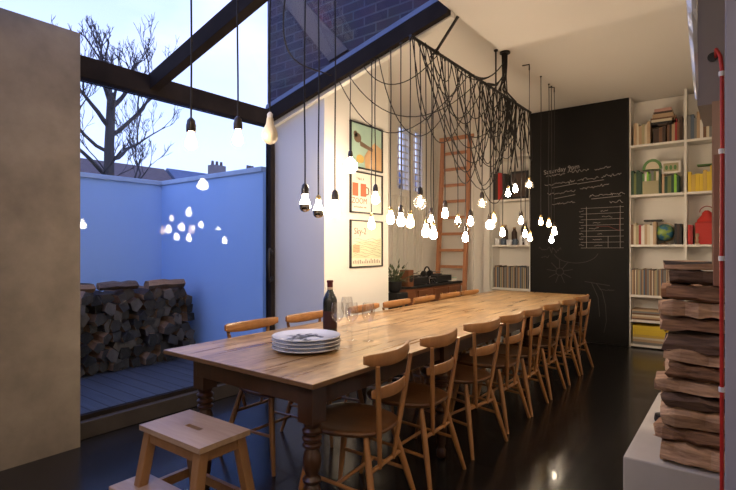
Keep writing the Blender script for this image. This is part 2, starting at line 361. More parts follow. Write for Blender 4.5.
# ------------------------------------------------------------------ tree and far houses
def build_tree():
    R2 = random.Random(21); mb = MB()
    def limb(p, d, L, r, depth, knob=False):
        pts = [Vector(p)]; n = 5
        for i in range(n):
            d = (d + Vector((R2.uniform(-.2, .2), R2.uniform(-.2, .2), R2.uniform(-.06, .18)))).normalized()
            pts.append(pts[-1] + d * L / n)
        rs = [r * (1 - .5 * i / n) for i in range(n + 1)]
        mb.tube(pts, rs, 6 if depth < 3 else 4)
        if depth >= 5: return
        if depth >= 2:
            mb.tube([pts[-1] - d * .08, pts[-1], pts[-1] + d * .06], [r * .6, r * 1.0, r * .5], 6)
        k = {0: 0, 1: 4, 2: 3, 3: 4, 4: 3}[depth]
        for i in range(k):
            a = 2 if i < 2 else 5
            b = pts[R2.randint(2, n)] if i else pts[-1]
            dd = (d + Vector((R2.uniform(-.9, .9), R2.uniform(-.9, .9), R2.uniform(-.1, .9)))).normalized()
            limb(b, dd, L * R2.uniform(.45, .7), max(r * .42, .008), depth + 1)
    base = Vector((-16, 7.4, -.15))
    mb.tube([base, base + Vector((.05, 0, 2.5)), base + Vector((0, .05, 4.6)), base + Vector((.05, .1, 6.3))], [.24, .17, .15, .13], 10)
    V = Vector
    for z, dy, dx, up, L, r in ((2.9, 1, .1, .25, 2.3, .07), (3.6, -1, .0, .4, 2.2, .075), (4.2, 1, -.2, .35, 2.7, .08), (3.2, -1, .3, .25, 1.8, .05),
                                (4.9, 1, .3, .55, 2.3, .075), (5.2, -1, -.3, .7, 2.4, .08), (5.8, .9, 0, .9, 2.1, .085), (6.1, -.5, .2, 1.3, 2.0, .085), (6.2, .35, -.2, 1.6, 1.8, .08), (4.4, -.9, -.6, .5, 2.2, .07), (5.6, .2, .9, .8, 2.0, .07)):
        # swing the limbs into the tree's broad plane
        dv = V((-.45 * dy + dx, .9 * dy, up)).normalized()
        limb(base + V((0, .05, z)), dv, L * (.62 if z > 5 else .92), r, 1)
    return tag(mb.build('bare_tree', 'tree_bark', smooth=True), 'large pollarded bare tree rising behind the garden wall', 'tree')
build_tree()
def house(y0, y1, eave, ridge, roofm, label, chims, x0=-31, x1=-37):
    t = thing('house', label, 'house', (x0, (y0 + y1) / 2, -.15)); h = (y1 - y0) / 2; D = x1 - x0
    MB().box(D, 0, -h, h, 0, eave).build('wall', 'far_brick', t)
    MB().prism([(.3, -h, eave - .1), (D / 2, -h, ridge), (D - .3, -h, eave - .1)], (0, 2 * h, 0)).build('roof', roofm, t)
    for (c, w, hh) in chims:
        m = MB().box(D / 2 - .35, D / 2 + .35, c - w, c + w, ridge - 1.0, ridge + hh); m.build('chimney', 'far_brick', t)
        for k in range(3): MB().lathe([(.13, 0), (.1, .35)], (D / 2, c - w + w * (k + .5) * 2 / 3, ridge + hh), 8).build('chimney_pot', 'brown_tile', t)
house(4, 19.8, 4.7, 7.15, 'brown_tile', 'brown roofed house beyond the garden wall behind the bare tree', [(-6, .5, .5)])
house(20.0, 26.0, 4.8, 7.25, 'slate', 'slate roofed house with chimney beyond the garden wall', [(1.4, .62, .75)])
house(26.2, 40.0, 5.0, 7.6, 'slate', 'slate roofed terrace furthest right beyond the garden wall', [(-5.3, .4, .5)])
house(13.5, 19, 3.7, 4.6, 'slate', 'neighbouring house seen through the lattice windows', [], x0=-10, x1=-12.5)

# ------------------------------------------------------------------ outdoor log stack
def wedge(mb, n, L, w, h, seed, jag=.012, seg=5, pw=1.0):
    """split log, length along local x, cross section about w (y) by h (z), base at z=0"""
    r = random.Random(seed); k = n
    prof = []
    for i in range(k):
        a = 2 * PI * i / k + r.uniform(-.25, .25) + seed
        q = r.uniform(.82, 1.06); ca, sa = math.cos(a), math.sin(a)
        prof.append((math.copysign(abs(ca) ** pw, ca) * w / 2 * q, h / 2 + math.copysign(abs(sa) ** pw, sa) * h / 2 * q))
    mz = min(p[1] for p in prof); Mz = max(p[1] for p in prof)
    prof = [(p[0], (p[1] - mz) * h / (Mz - mz)) for p in prof]
    rs = []
    for s in range(seg + 1):
        x = -L / 2 + L * s / seg; sc = 1 + r.uniform(-.07, .07) if 0 < s < seg else r.uniform(.88, 1.0)
        rs.append([(x + (r.uniform(-.012, .012) if s in (0, seg) else 0), p[0] * sc + r.uniform(-jag, jag) * .5, max(0, p[1] * sc + r.uniform(-jag, jag) * .4)) for p in prof])
    return mb.rings(rs)
def log_proto(name, label, group, n, L, w, h, seed, mats, barkfaces=2, jag=.012, seg=5, pw=1.0):
    mb = MB(); wedge(mb, n, L, w, h, seed, jag, seg, pw)
    mb.b.faces.ensure_lookup_table()
    r = random.Random(seed); b0 = r.randint(0, n - 1)
    for i, f in enumerate(mb.b.faces):
        if len(f.verts) > 4 or i >= n * seg: f.material_index = 2
        elif (i % n - b0) % n < barkfaces and pw == 1.0 or False: f.material_index = 1
    return tag(mb.build(name, mats), label, 'log', group)
LG = 'split logs stacked against the garden wall'
protos = []
pal = ['log_end', 'log_end_dark', 'log_end', 'log_end_dark', 'log_end_pale', 'log_end', 'log_end_dark']
for i in range(12):
    protos.append(log_proto('split_log', 'dark split log end in the stack against the garden wall', LG, 4 + i % 3, .40, .135, .105 + .012 * (i % 3), 31 + i, ['log_side', 'bark', pal[i % 7]]))
used = set(); RW = []; R3 = random.Random(5); cnt = 0
for row in range(8):
    y = .95 + (row % 2) * .055
    z = .11 + row * .089
    while y < 2.99:
        i = R3.randint(0, 11)
        p = protos[i]
        if i in used: p = p.copy(); C.objects.link(p)
        used.add(i)
        dy = R3.uniform(.085, .135)
        p.location = (-4.78 + R3.uniform(-.05, .06), y, z + R3.uniform(-.012, .012) * (row > 0)); p.rotation_euler = (R3.uniform(-.35, .35) if row else 0, 0, R3.uniform(-.15, .15)); p.scale = (1, dy / .122, 1)
        y += dy; cnt += 1; RW.append((row, p))
ORD = 'first second third fourth fifth sixth seventh eighth ninth tenth eleventh twelfth thirteenth fourteenth fifteenth sixteenth seventeenth eighteenth nineteenth twentieth twenty-first twenty-second twenty-third twenty-fourth'.split()
for rw in range(8):
    q = [p for k_, p in RW if k_ == rw][::-1]
    for j, p in enumerate(q): p['label'] = 'split log in garden stack, %s row up, %s from its right end' % (ORD[rw], ORD[j])
tl = [('long brown log lying across the top of the garden stack, nearest the concrete wall', 1.25, .5, .095), ('long brown log lying across the middle of the garden stack top', 1.78, .46, .10),
      ('long dark log lying over the brown ones on the garden stack', 2.22, .34, .08), ('short brown log at the right end of the garden stack top', 2.68, .42, .09)]
for i, (lb, y, L, h) in enumerate(tl):
    o = log_proto('split_log', lb, 'split logs laid along the top of the garden stack', 6, L, .14, h, 60 + i, ['log_side' if i != 2 else 'log_split_dark', 'bark', 'log_side'], 1)
    o.location = (-4.72 + .03 * i, y + .03, .11 + 8 * .089 + (.015 if i != 2 else .03)); o.rotation_euler = (0, 0, PI / 2 + R3.uniform(-.15, .15))

# ------------------------------------------------------------------ dining table
TX0, TX1, TY0, TY1, TZ = -2.405, -1.33, 1.395, 5.83, .72
t = thing('dining_table', 'long wooden farmhouse dining table with turned legs', 'table', ((TX0 + TX1) / 2, (TY0 + TY1) / 2, 0))
hx, hy = (TX1 - TX0) / 2, (TY1 - TY0) / 2
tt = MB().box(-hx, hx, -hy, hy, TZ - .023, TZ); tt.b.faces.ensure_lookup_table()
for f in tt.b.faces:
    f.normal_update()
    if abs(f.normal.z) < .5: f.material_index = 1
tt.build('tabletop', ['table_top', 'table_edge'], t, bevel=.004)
ap = MB()
for x in (-hx + .16, hx - .095): ap.box(x, x + .02, -hy + .12, hy - .12, TZ - .125, TZ - .0235)
for y in (-hy + .075, hy - .095): ap.box(-hx + .18, hx - .1, y, y + .02, TZ - .125, TZ - .0235)
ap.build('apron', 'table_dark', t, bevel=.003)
def table_leg(x, y, m):
    mb = MB().box(x - .042, x + .042, y - .042, y + .042, TZ - .19, TZ - .0235)
    P = [(.014, 0), (.026, .01), (.030, .045), (.022, .06), (.02, .07), (.027, .085), (.031, .13), (.036, .19), (.040, .235), (.031, .262), (.026, .27), (.038, .28), (.040, .292), (.028, .303),
         (.026, .31), (.036, .335), (.041, .365), (.036, .395), (.027, .415), (.026, .42), (.039, .428), (.041, .438), (.030, .447), (.041, .455), (.043, .466), (.030, .476), (.041, .484), (.043, .496), (.030, .507), (.036, .516), (.042, .53)]
    mb.lathe(P, (x, y, 0), 20); return mb.build('leg', m, t, smooth=True)
for (x, y) in ((-hx + .195, -hy + .12), (hx - .095, -hy + .095), (-hx + .20, -.785), (hx - .09, -1.02), (-hx + .20, .748), (hx - .09, .45), (-hx + .18, hy - .1), (hx - .1, hy - .1)):
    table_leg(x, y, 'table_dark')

# ------------------------------------------------------------------ chairs (local +x = behind the sitter)
def make_chair():
    t = thing('dining_chair', 'x', 'chair', group='stick-back dining chairs around the long table')
    ol = []
    for k in range(28):
        a = 2 * PI * k / 28; c_, s_ = math.cos(a), math.sin(a)
        x = .215 * math.copysign(abs(c_) ** .62, c_); y = (.205 if x < 0 else .205 - .05 * x / .215) * math.copysign(abs(s_) ** .62, s_)
        ol.append((x - .046, y))
    def ring(z, q): return [(x * q, y * q, z) for x, y in ol]
    MB().rings([ring(.415, .93), ring(.420, .97), ring(.432, 1), ring(.439, .985), ring(.441, .95), ring(.436, .75), ring(.433, .4)]).build('seat', 'chair_seat', t, smooth=True)
    for sx, sy in ((1, 1), (1, -1), (-1, 1), (-1, -1)):
        if sx > 0: a, b = (.10, sy * .115, .418), (.205, sy * .20, 0)
        else: a, b = (-.17, sy * .135, .418), (-.245, sy * .18, 0)
        A, B = Vector(a), Vector(b)
        MB().tube([A.lerp(B, q) for q in (0, .3, .6, 1)], [.0125, .0165, .0155, .0105], 10).build('leg', 'chair_wood', t, smooth=True)
    def on(sx, sy, z):
        if sx > 0: a, b = Vector((.10, sy * .115, .418)), Vector((.205, sy * .20, 0))
        else: a, b = Vector((-.17, sy * .135, .418)), Vector((-.245, sy * .18, 0))
        return a.lerp(b, (.418 - z) / .418)
    MB().tube([on(1, 1, .27), on(1, -1, .27)], .0105, 8).build('stretcher', 'chair_wood', t, smooth=True)
    for sy in (1, -1): MB().tube([on(1, sy, .18), on(-1, sy, .20)], .009, 8).build('stretcher', 'chair_wood', t, smooth=True)
    MB().tube([(on(1, 1, .18) + on(-1, 1, .20)) / 2, (on(1, -1, .18) + on(-1, -1, .20)) / 2], .009, 8).build('stretcher', 'chair_wood', t, smooth=True)
    # two raked back posts running from the rear stretcher past the seat to the top rail
    for sy in (1, -1):
        a, b = Vector((.142, sy * .062, .262)), Vector((.188, sy * .158, .745))
        MB().tube([a.lerp(b, q) for q in (0, .35, .7, 1)], [.010, .0125, .0125, .010], 10).build('back_post', 'chair_wood', t, smooth=True)
    def rail(name, hw, zc, h0, h1, th, xo, k, lift=0):
        rs = []; n = 14
        for i in range(n + 1):
            u = -1 + 2 * i / n; y = hw * u; x = xo - k * y * y; h = h0 + (h1 - h0) * abs(u) ** 2.5; z = zc + lift * u * u
            e = 1 if abs(u) < .99 else .6
            tx, tt_ = 1, 2 * k * y; nl = math.hypot(1, tt_); nx, ny = 1 / nl, tt_ / nl
            q = th / 2 * e; hh = h / 2 * (1 if e == 1 else .82)
            sec = [(-q, -hh * .75), (-q * .5, -hh), (q * .5, -hh), (q, -hh * .75), (q, hh * .75), (q * .5, hh), (-q * .5, hh), (-q, hh * .75)]
            rs.append([(x + nx * a, y + ny * a, z + b) for a, b in sec])
        MB().rings(rs).build(name, 'chair_wood', t, smooth=True)
    rail('top_rail', .208, .762, .062, .044, .02, .192, 1.0, .014)
    rail('back_slat', .155, .618, .055, .04, .013, .192, 1.5)
    return t
ch = make_chair()
right = [(1.835, 'right side chair nearest the camera, with its back fully in view'), (2.335, 'second chair from the camera on the right side of the table'),
         (2.90, 'third chair from the camera on the right side of the table'), (3.39, 'fourth chair from the camera on the right side of the table'),
         (3.815, 'fifth chair from the camera on the right side, halfway down the table'), (4.31, 'third chair from the far end on the right side of the table'),
         (4.84, 'second chair from the far end on the right side of the table'), (5.31, 'last chair at the far end of the right side, before the chalkboard')]
for i, (y, lb) in enumerate(right):
    c = ch if i == 0 else dup(ch, (0, 0, 0))
    c.location = (-1.435 + R.uniform(-.008, .008), y, 0); c.rotation_euler = (0, 0, (.10, .03, -.13, -.02, .02, 0, .03, -.02)[i]); c.scale = (1, 1, (1, 1, 1, .99, .985, .975, .965, .955)[i]); c['label'] = lb
left = [(2.01, 'chair on the window side of the table nearest the glass door'), (2.50, 'second chair on the window side, behind the plates and wine bottle'),
        (3.15, 'third chair on the window side, behind the wine glasses'), (3.63, 'fourth chair on the window side, in front of the posters'),
        (4.10, 'fifth chair on the window side, in front of the sideboard'), (4.62, 'sixth chair on the window side, before the ladder'), (5.08, 'last chair on the window side, nearest the left bookcase')]
for y, lb in left:
    dup(ch, (-2.275 + R.uniform(-.008, .008), y, 0), PI + R.uniform(-.03, .03), lb, (1, 1, 1.0 - .012 * (y - 2)))

# ------------------------------------------------------------------ step stool
def make_stool():
    cx, cy = -1.83, 1.20
    t = thing('step_stool', 'wooden step stool with a slotted top by the table end', 'stool', (cx, cy, 0), .02)
    # top with hand slot
    w, d_, z0, z1 = .212, .122, .478, .5
    sx, sy = .05, .012
    mb = MB()
    mb.box(-w, -sx, -d_, d_, z0, z1); mb.box(sx, w, -d_, d_, z0, z1); mb.box(-sx, sx, -d_, -sy, z0, z1); mb.box(-sx, sx, sy, d_, z0, z1)
    bmesh.ops.remove_doubles(mb.b, verts=mb.b.verts, dist=1e-5)
    mb.build('stool_top', 'stool_wood', t)
    for ax in (-1, 1):
        for ay in (-1, 1):
            X, Y = ax * .175, ay * .088; X2, Y2 = ax * .205, ay * .17
            h = .021
            MB().hexa([(X2 - h, Y2 - h, 0), (X2 + h, Y2 - h, 0), (X2 + h, Y2 + h, 0), (X2 - h, Y2 + h, 0), (X - h, Y - h, z0), (X + h, Y - h, z0), (X + h, Y + h, z0), (X - h, Y + h, z0)]).build('leg', 'stool_leg', t, bevel=.003)
    MB().box(-.17, .17, -.105, -.087, .43, z0).build('apron', 'stool_leg', t); MB().box(-.17, .17, .087, .105, .43, z0).build('apron', 'stool_leg', t)
    MB().box(-.19, -.17, -.09, .09, .43, z0).build('apron', 'stool_leg', t); MB().box(.17, .19, -.09, .09, .43, z0).build('apron', 'stool_leg', t)
    MB().box(-.285, .275, -.215, -.05, .232, .254).build('step', 'stool_wood', t, bevel=.003)
    for ax in (-1, 1): MB().box(ax * .215 - .011, ax * .215 + .011, -.20, .15, .19, .2315).build('step_support', 'stool_leg', t)
    MB().box(-.18, .18, .115, .135, .19, .228).build('back_bar', 'stool_leg', t)
    return t
make_stool()

# ------------------------------------------------------------------ tableware
def plate(i, label):
    r = .158; P = [(.085, 0), (.09, .004), (.115, .007), (r, .018), (r, .0215), (.118, .0115), (.10, .0085), (.0, .008)]
    t = thing('dinner_plate', label, 'plate', (-1.805, 1.845, TZ + .0005 + i * .0185), .3 * i, 'dinner plates in a stack of four'); t.scale = (1.12, 1.12, 1.12)
    MB().lathe(P, (0, 0, 0), 40).build('plate_body', 'china', t, smooth=True)
    MB().lathe([(r + .0005, .0165), (r + .0012, .018), (r + .0005, .0185)], (0, 0, 0), 40, cap=False).build('rim_line', 'china_ink', t)
    return t
for i, l in enumerate(('lowest plate of the white stack on the table', 'second plate from the bottom of the stack on the table', 'plate just under the top one of the white stack')): plate(i, l)
p = plate(3, 'topmost white plate of the stack, with grey drawings')
mb = MB(); rr = random.Random(4)
def patch(cx, cy, w, h, a):
    pts = []
    for k in range(8):
        q = 2 * PI * k / 8; x = cx + w * math.cos(q) * rr.uniform(.6, 1); y = cy + h * math.sin(q) * rr.uniform(.6, 1)
        pts.append((x * math.cos(a) - y * math.sin(a), x * math.sin(a) + y * math.cos(a), .0092))
    mb.prism(pts, (0, 0, .0004))
for k in range(34): patch(rr.uniform(-.085, .085), rr.uniform(-.05, .06), rr.uniform(.012, .03), rr.uniform(.005, .012), rr.uniform(-.4, 1.2))
mb.build('plate_drawing', 'china_ink', p)
b = thing('wine_bottle', 'dark wine bottle standing behind the plate stack', 'bottle', (-1.955, 2.20, TZ)); b.scale = (1.13, 1.13, 1.08)
MB().lathe([(.033, .0), (.037, .004), (.0375, .03), (.0375, .19), (.036, .21), (.026, .236), (.016, .255), (.0145, .27), (.0143, .30), (.0165, .302), (.0165, .310), (.0145, .312)], (0, 0, 0), 28).build('bottle_body', 'bottle_glass', b, smooth=True)
MB().lathe([(.0379, .05), (.0379, .145)], (0, 0, 0), 28, cap=False).build('label', 'label_dark', b, smooth=True)
MB().lathe([(.0153, .262), (.0153, .275)], (0, 0, 0), 20, cap=False).build('neck_label', 'label_cream', b, smooth=True)
MB().lathe([(.0152, .276), (.0152, .30), (.0173, .3015), (.0173, .311), (.0145, .3135)], (0, 0, 0), 20).build('capsule', 'capsule', b, smooth=True)
def wineglass(x, y, label, s=1):
    P = [(.033, 0), (.033, .0015), (.012, .004), (.0042, .010), (.0036, .05), (.0036, .095), (.008, .103), (.024, .118), (.036, .142), (.0385, .165), (.036, .19), (.031, .218),
         (.0298, .218), (.0347, .19), (.037, .165), (.0345, .143), (.023, .120), (.006, .108), (0, .107)]
    t = thing('wine_glass', label, 'glass', (x, y, TZ), 0, 'clear stemmed wine glasses by the bottle'); t.scale = (s, s, s)
    MB().lathe(P[:1] + P[1:6] + [(0, .0955)], (0, 0, 0), 20).build('foot_and_stem', 'wine_glass_clear', t, smooth=True)
    MB().lathe([(.0036, .096)] + P[6:], (0, 0, 0), 24).build('bowl', 'wine_glass_clear', t, smooth=True)
wineglass(-1.845, 2.14, 'wine glass standing right in front of the bottle', 1.0)
wineglass(-1.99, 2.40, 'wine glass standing furthest back, behind the others')
wineglass(-1.775, 2.185, 'wine glass standing between the two others right of the bottle')
wineglass(-1.69, 2.23, 'wine glass standing furthest right from the bottle')

# ------------------------------------------------------------------ hanging rails, pendants, loose cables
def hrail(name, label, x, y0, y1, z, r=.012):
    o = MB().tube([(x, y0, z), (x, y1, z)], r, 8).build(name, 'steel', smooth=True); return tag(o, label, 'rail', 'steel rails carrying the lamp cables')
hrail('cable_rail', 'long black steel rail hung over the table, wrapped in flex', -1.85, 2.93, 5.42, 2.745)
hrail('cable_rail', 'short black steel rail under the rafters near the camera', -1.85, .70, 2.36, T(-1.85) - .132)
st = thing('rail_hanger', 'black strut from the ceiling edge to the cable rail', 'bracket', (-1.6, 3.17, 2.9))
MB().tube([(0, 0, 0), (-.245, .13, -.14)], .011, 8).build('rod', 'steel', st, smooth=True)
MB().tube([(-.25, .11, -.155), (-.25, .15, -.155)], .018, 10).build('clamp', 'steel', st, smooth=True)
h2 = thing('rail_hanger', 'thin black rod from the far ceiling down to the cable rail', 'bracket', (-1.85, 4.45, 3.13))
MB().tube([(0, 0, 0), (0, 0, -.378)], .008, 8).build('rod', 'steel', h2, smooth=True)
MB().lathe([(.02, -.012), (.02, 0)], (0, 0, 0), 12).build('ceiling_plate', 'steel', h2)
PG = 'bare bulbs hanging over the table'
A60 = [(.0125, 0), (.0135, .012), (.016, .024), (.0235, .04), (.029, .056), (.030, .068), (.027, .083), (.018, .094), (.006, .0985)]
GLB = [(.013, 0), (.015, .01), (.026, .02), (.043, .042), (.0475, .064), (.043, .087), (.028, .103), (.010, .110)]
def flip(P, s=1.0): return [(r * s, -z * s) for r, z in P][::-1]
def pendant(x, y, zc, top, kind, label, hook=None, s=1.0):
    """zc = height of the bulb centre, top = where the flex is fixed"""
    off = .06 * s if kind != 'globe' else .062 * s
    zs = zc + off                       # bulb neck
    t = thing('pendant_lamp', label, 'pendant lamp', (x, y, zs), R.uniform(0, 6), PG)
    dark = kind in ('edison', 'globe', 'silver', 'biglit')
    sk = .058 if dark else .03
    if dark:
        MB().lathe([(.0185, -.004), (.0205, -.002), (.0205, .026), (.0185, .03), (.0165, .045), (.008, .055), (.005, sk)], (0, 0, 0), 16).build('lamp_holder', 'bakelite', t, smooth=True)
    else:
        MB().lathe([(.013, -.002), (.014, .0), (.014, .02), (.006, sk)], (0, 0, 0), 14).build('lamp_holder', 'white_plastic' if kind in ('white', 'off') else 'brass', t, smooth=True)
    n = 10; w = R.uniform(.002, .006); pts = []
    for i in range(n + 1):
        u = i / n; pts.append((w * math.sin(u * 5 + x * 9) * u * (1 - u) * 4, w * math.cos(u * 4) * u * (1 - u) * 4, sk - .002 + (top - zs - sk + .002) * u))
    MB().tube(pts, .0042 if hook is None else .003, 6).build('flex', 'flex', t, smooth=True)
    if hook:
        MB().tube([(0, 0, top - zs), (0, 0, top - zs - .02), (0, -.05, top - zs - .02)] if 0 else [(-.07, 0, top - zs - .004), (0, 0, top - zs - .004), (0, 0, top - zs - .06)], .007, 8).build('ceiling_hook', 'steel', t, smooth=True)
    else:
        MB().lathe([(.009, -.012), (.011, -.006), (.009, 0)], (0, 0, top - zs), 10).build('cable_grip', 'black', t, smooth=True)
    if kind in ('edison', 'pear', 'white'):
        MB().lathe(flip(A60, s), (0, 0, 0), 16).build('bulb', 'bulb_lit', t, smooth=True)
    elif kind == 'warm':
        MB().lathe(flip(A60, s), (0, 0, 0), 14).build('bulb', 'bulb_warm', t, smooth=True)
    elif kind == 'off':
        MB().lathe(flip(A60, s), (0, 0, 0), 20).build('bulb', 'off_bulb', t, smooth=True)
    elif kind == 'silver' or kind == 'swhite':
        P = flip(A60, s)
        MB().lathe(P[4:], (0, 0, 0), 18).build('bulb', 'bulb_lit', t, smooth=True)
        q = [(r * 1.01, z) for r, z in P[:5]]
        MB().lathe(q, (0, 0, 0), 18).build('silver_crown', 'silver_cap', t, smooth=True)
    elif kind == 'biglit':
        MB().lathe(flip(GLB, s), (0, 0, 0), 20).build('bulb', 'bulb_lit', t, smooth=True)
    elif kind == 'globe' or kind == 'globe_bare':
        MB().lathe(flip(GLB, s), (0, 0, 0), 24).build('bulb', 'clear_glass', t, smooth=True)
        MB().lathe([(.003, -.09 * s), (.017, -.08 * s), (.021, -.06 * s), (.014, -.038 * s), (.003, -.02 * s)], (0, 0, 0), 8).build('filament', 'filament', t, smooth=True)
    return t
r2 = T(-1.85) - .144; RZ = 2.733
def rb(x): return T(x) - .12
L = [(-1.85, 1.199, 1.700, r2, 'edison', 'lit bulb in a dark holder nearest the concrete wall, before the sky', .8),
     (-1.85, 1.442, 1.757, r2, 'edison', 'lit bulb in a dark holder hanging before the middle of the sky', .8),
     (-1.85, 1.636, 1.816, r2, 'off', 'unlit frosted bulb hanging at the corner of the glass door', 1.3),
     (-1.85, 1.881, 1.482, r2, 'silver', 'silver-tipped lit bulb in a dark holder before the lavender wall'),
     (-1.85, 1.985, 1.455, r2, 'swhite', 'silver-tipped bulb in a white holder before the wall corner'),
     (-1.85, 2.124, 1.469, r2, 'edison', 'bright bulb in a dark holder just left of the posters'),
     (-2.48, 3.035, 1.905, rb(-2.48), 'biglit', 'large glowing globe bulb high before the top poster', 1.15),
     (-2.232, 3.035, 1.625, rb(-2.232), 'edison', 'bright bulb before the middle poster with the red mugs'),
     (-2.27, 3.035, 1.43, rb(-2.27), 'warm', 'small dim bulb before the lowest poster'),
     (-2.09, 3.035, 1.468, rb(-2.09), 'pear', 'bright pear bulb at the edge of the poster wall'),
     (-1.95, 2.963, 1.444, RZ, 'edison', 'bulb in a dark holder straight below the lattice windows'),
     (-1.86, 2.945, 1.430, RZ, 'warm', 'warm bulb tight beside the one below the lattice windows'),
     (-1.85, 3.062, 1.576, RZ, 'globe', 'clear globe bulb with visible filament before the lattice windows'),
     (-1.84, 3.13, 1.367, RZ, 'pear', 'left of the two bright low bulbs beneath the clear globe'),
     (-1.86, 3.275, 1.355, RZ, 'pear', 'right of the two bright low bulbs beneath the clear globe'),
     (-1.90, 3.31, 1.452, RZ, 'silver', 'silver-tipped bulb just behind the two low bright ones'),
     (-1.85, 3.44, 1.516, RZ, 'edison', 'bulb in a dark holder in front of the ladder, upper left'),
     (-1.86, 3.68, 1.454, RZ, 'swhite', 'grey-tipped bulb in a pale holder before the middle of the ladder'),
     (-1.84, 3.78, 1.332, RZ, 'edison', 'low blazing bulb below the ladder bulbs'),
     (-1.86, 3.92, 1.472, RZ, 'edison', 'bulb in a dark holder right of the ladder'),
     (-1.85, 4.135, 1.645, RZ, 'globe', 'clear globe bulb hanging right of the ladder'),
     (-1.84, 4.29, 1.460, RZ, 'biglit', 'big blazing bulb before the left edge of the left bookcase', .85),
     (-1.86, 4.64, 1.392, RZ, 'pear', 'low bright bulb before the glasses shelf of the left bookcase'),
     (-1.87, 4.81, 1.796, RZ, 'pear', 'left of the two high bulbs before the dark picture in the left bookcase'),
     (-1.84, 4.93, 1.850, RZ, 'edison', 'right of the two high bulbs before the dark picture in the left bookcase'),
     (-1.85, 5.12, 1.531, RZ, 'edison', 'blazing star-like bulb in the middle of the left bookcase'),
     (-1.83, 5.19, 1.392, RZ, 'pear', 'pear bulb below the blazing one, before the left bookcase'),
     (-1.85, 5.40, 1.350, RZ, 'warm', 'dim warm bulb at the right edge of the left bookcase'),
     (-1.72, 5.00, 1.895, 3.13, 'globe_bare', 'clear globe bulb high before the chalkboard edge', .9, 1),
     (-1.74, 5.43, 1.528, 3.13, 'warm', 'left of the pair of warm bulbs before the chalkboard'),
     (-1.75, 5.745, 1.517, 3.13, 'warm', 'right of the pair of warm bulbs before the chalkboard'),
     (-1.735, 5.90, 1.431, 3.13, 'edison', 'blazing bulb before the chalkboard, furthest right of all', 1.0, 1),
     (-1.75, 5.84, 1.336, 3.13, 'pear', 'small bright bulb just under the furthest right one'),
     (-1.88, 4.47, 1.52, RZ, 'warm', 'dim bulb hidden behind the big blazing one')]
for a in L:
    if len(a) == 6 and a[1] > 3.3: a = a + (.86,)
    pendant(a[0], a[1], a[2], a[3], a[4], a[5], hook=(len(a) > 7) or None, s=a[6] if len(a) > 6 else 1.0)

R4 = random.Random(12)
def cable(pts, label='black flex looping down from the cable rail over the table', r=.0042, group='loose black lamp cables draped from the rail', cat='cable'):
    return tag(MB().tube(pts, r, 5).build('lamp_cable', 'flex', smooth=True), label, cat, group)
def sag(y0, y1, z0, z1, dep, x0=-1.85, x1=-1.85, n=16, bow=0.0, wob=.0):
    out = []
    for i in range(n + 1):
        u = i / n; q = 4 * u * (1 - u)
        out.append((x0 + (x1 - x0) * u + bow * q, y0 + (y1 - y0) * u + wob * math.sin(u * 6.3), z0 + (z1 - z0) * u - dep * q))
    return out
W = 2.757
spec = [(2.95, 4.05, .66, -.08), (3.05, 4.45, .80, .08), (3.22, 4.2, .42, -.04), (3.0, 3.75, .34, .05), (3.4, 4.6, .62, -.07), (3.12, 4.95, 1.0, .04), (3.55, 4.75, .78, .06),
        (3.3, 3.95, .5, .06), (3.65, 4.4, .36, -.03), (3.75, 4.95, .92, -.09), (3.9, 4.7, .48, .05), (3.5, 4.3, .95, -.06), (4.0, 5.0, .66, .07), (3.85, 4.5, .75, .03), (3.18, 3.55, .22, .03),
        (4.15, 4.9, .4, -.05), (2.96, 3.4, .55, -.03), (3.6, 5.1, 1.1, .02), (3.1, 4.1, .9, .10), (3.35, 4.85, .5, -.1)]
for a, b, dp, bw in spec: cable(sag(a, b, W, W, dp, -1.85 + R4.uniform(-.012, .012), -1.85 + R4.uniform(-.012, .012), bow=bw, wob=R4.uniform(-.05, .05)))
for k in range(26):
    a = R4.uniform(4.1, 5.2); w_ = R4.uniform(.08, .42); dp = R4.uniform(.15, .95) ** 1
    cable(sag(a, min(a + w_, 5.38), W, W, dp, bow=R4.uniform(-.12, .12), wob=R4.uniform(-.04, .04)), 'black flex in the dense tangle at the far end of the cable rail', .0046, 'tangled flexes at the far end of the rail')
# flexes that swing from the near rail and rafters to the long rail
for a in ([(-2.6, 3.03, rb(-2.6)), (-2.25, 3.06, 1.95), (-2.0, 3.15, 2.0), (-1.85, 3.9, W)], [(-2.5, 3.03, rb(-2.5)), (-2.2, 3.05, 2.2), (-1.95, 3.3, 2.1), (-1.85, 4.1, W)],
          [(-2.35, 3.03, rb(-2.35)), (-2.2, 3.05, 2.45), (-2.0, 3.1, 2.40), (-1.85, 3.35, W)], [(-2.2, 3.03, rb(-2.2)), (-2.1, 3.1, 2.0), (-1.95, 3.4, 1.85), (-1.85, 3.75, W)]):
    P = [Vector(q) for q in a]; pts = []
    for i in range(17):
        u = i / 16; pts.append(P[0] * (1 - u) ** 3 + P[1] * 3 * u * (1 - u) ** 2 + P[2] * 3 * u * u * (1 - u) + P[3] * u ** 3)
    cable(pts, 'black flex swinging from the dark rafter across to the cable rail', .004, 'flexes swinging from the rafter to the rail')
# near flexes under the glass: one coil at the top edge, one swag along the brick
P = [Vector((-2.06, 1.95, T(-2.06) - .12)), Vector((-2.3, 2.05, 2.35)), Vector((-2.6, 2.6, 2.62)), Vector((-2.66, 3.01, T(-2.66) - .06))]
cable([P[0] * (1 - u) ** 3 + P[1] * 3 * u * (1 - u) ** 2 + P[2] * 3 * u * u * (1 - u) + P[3] * u ** 3 for u in [i / 16 for i in range(17)]], 'single dark flex swagged under the glass roof before the brick wall', .005, None)
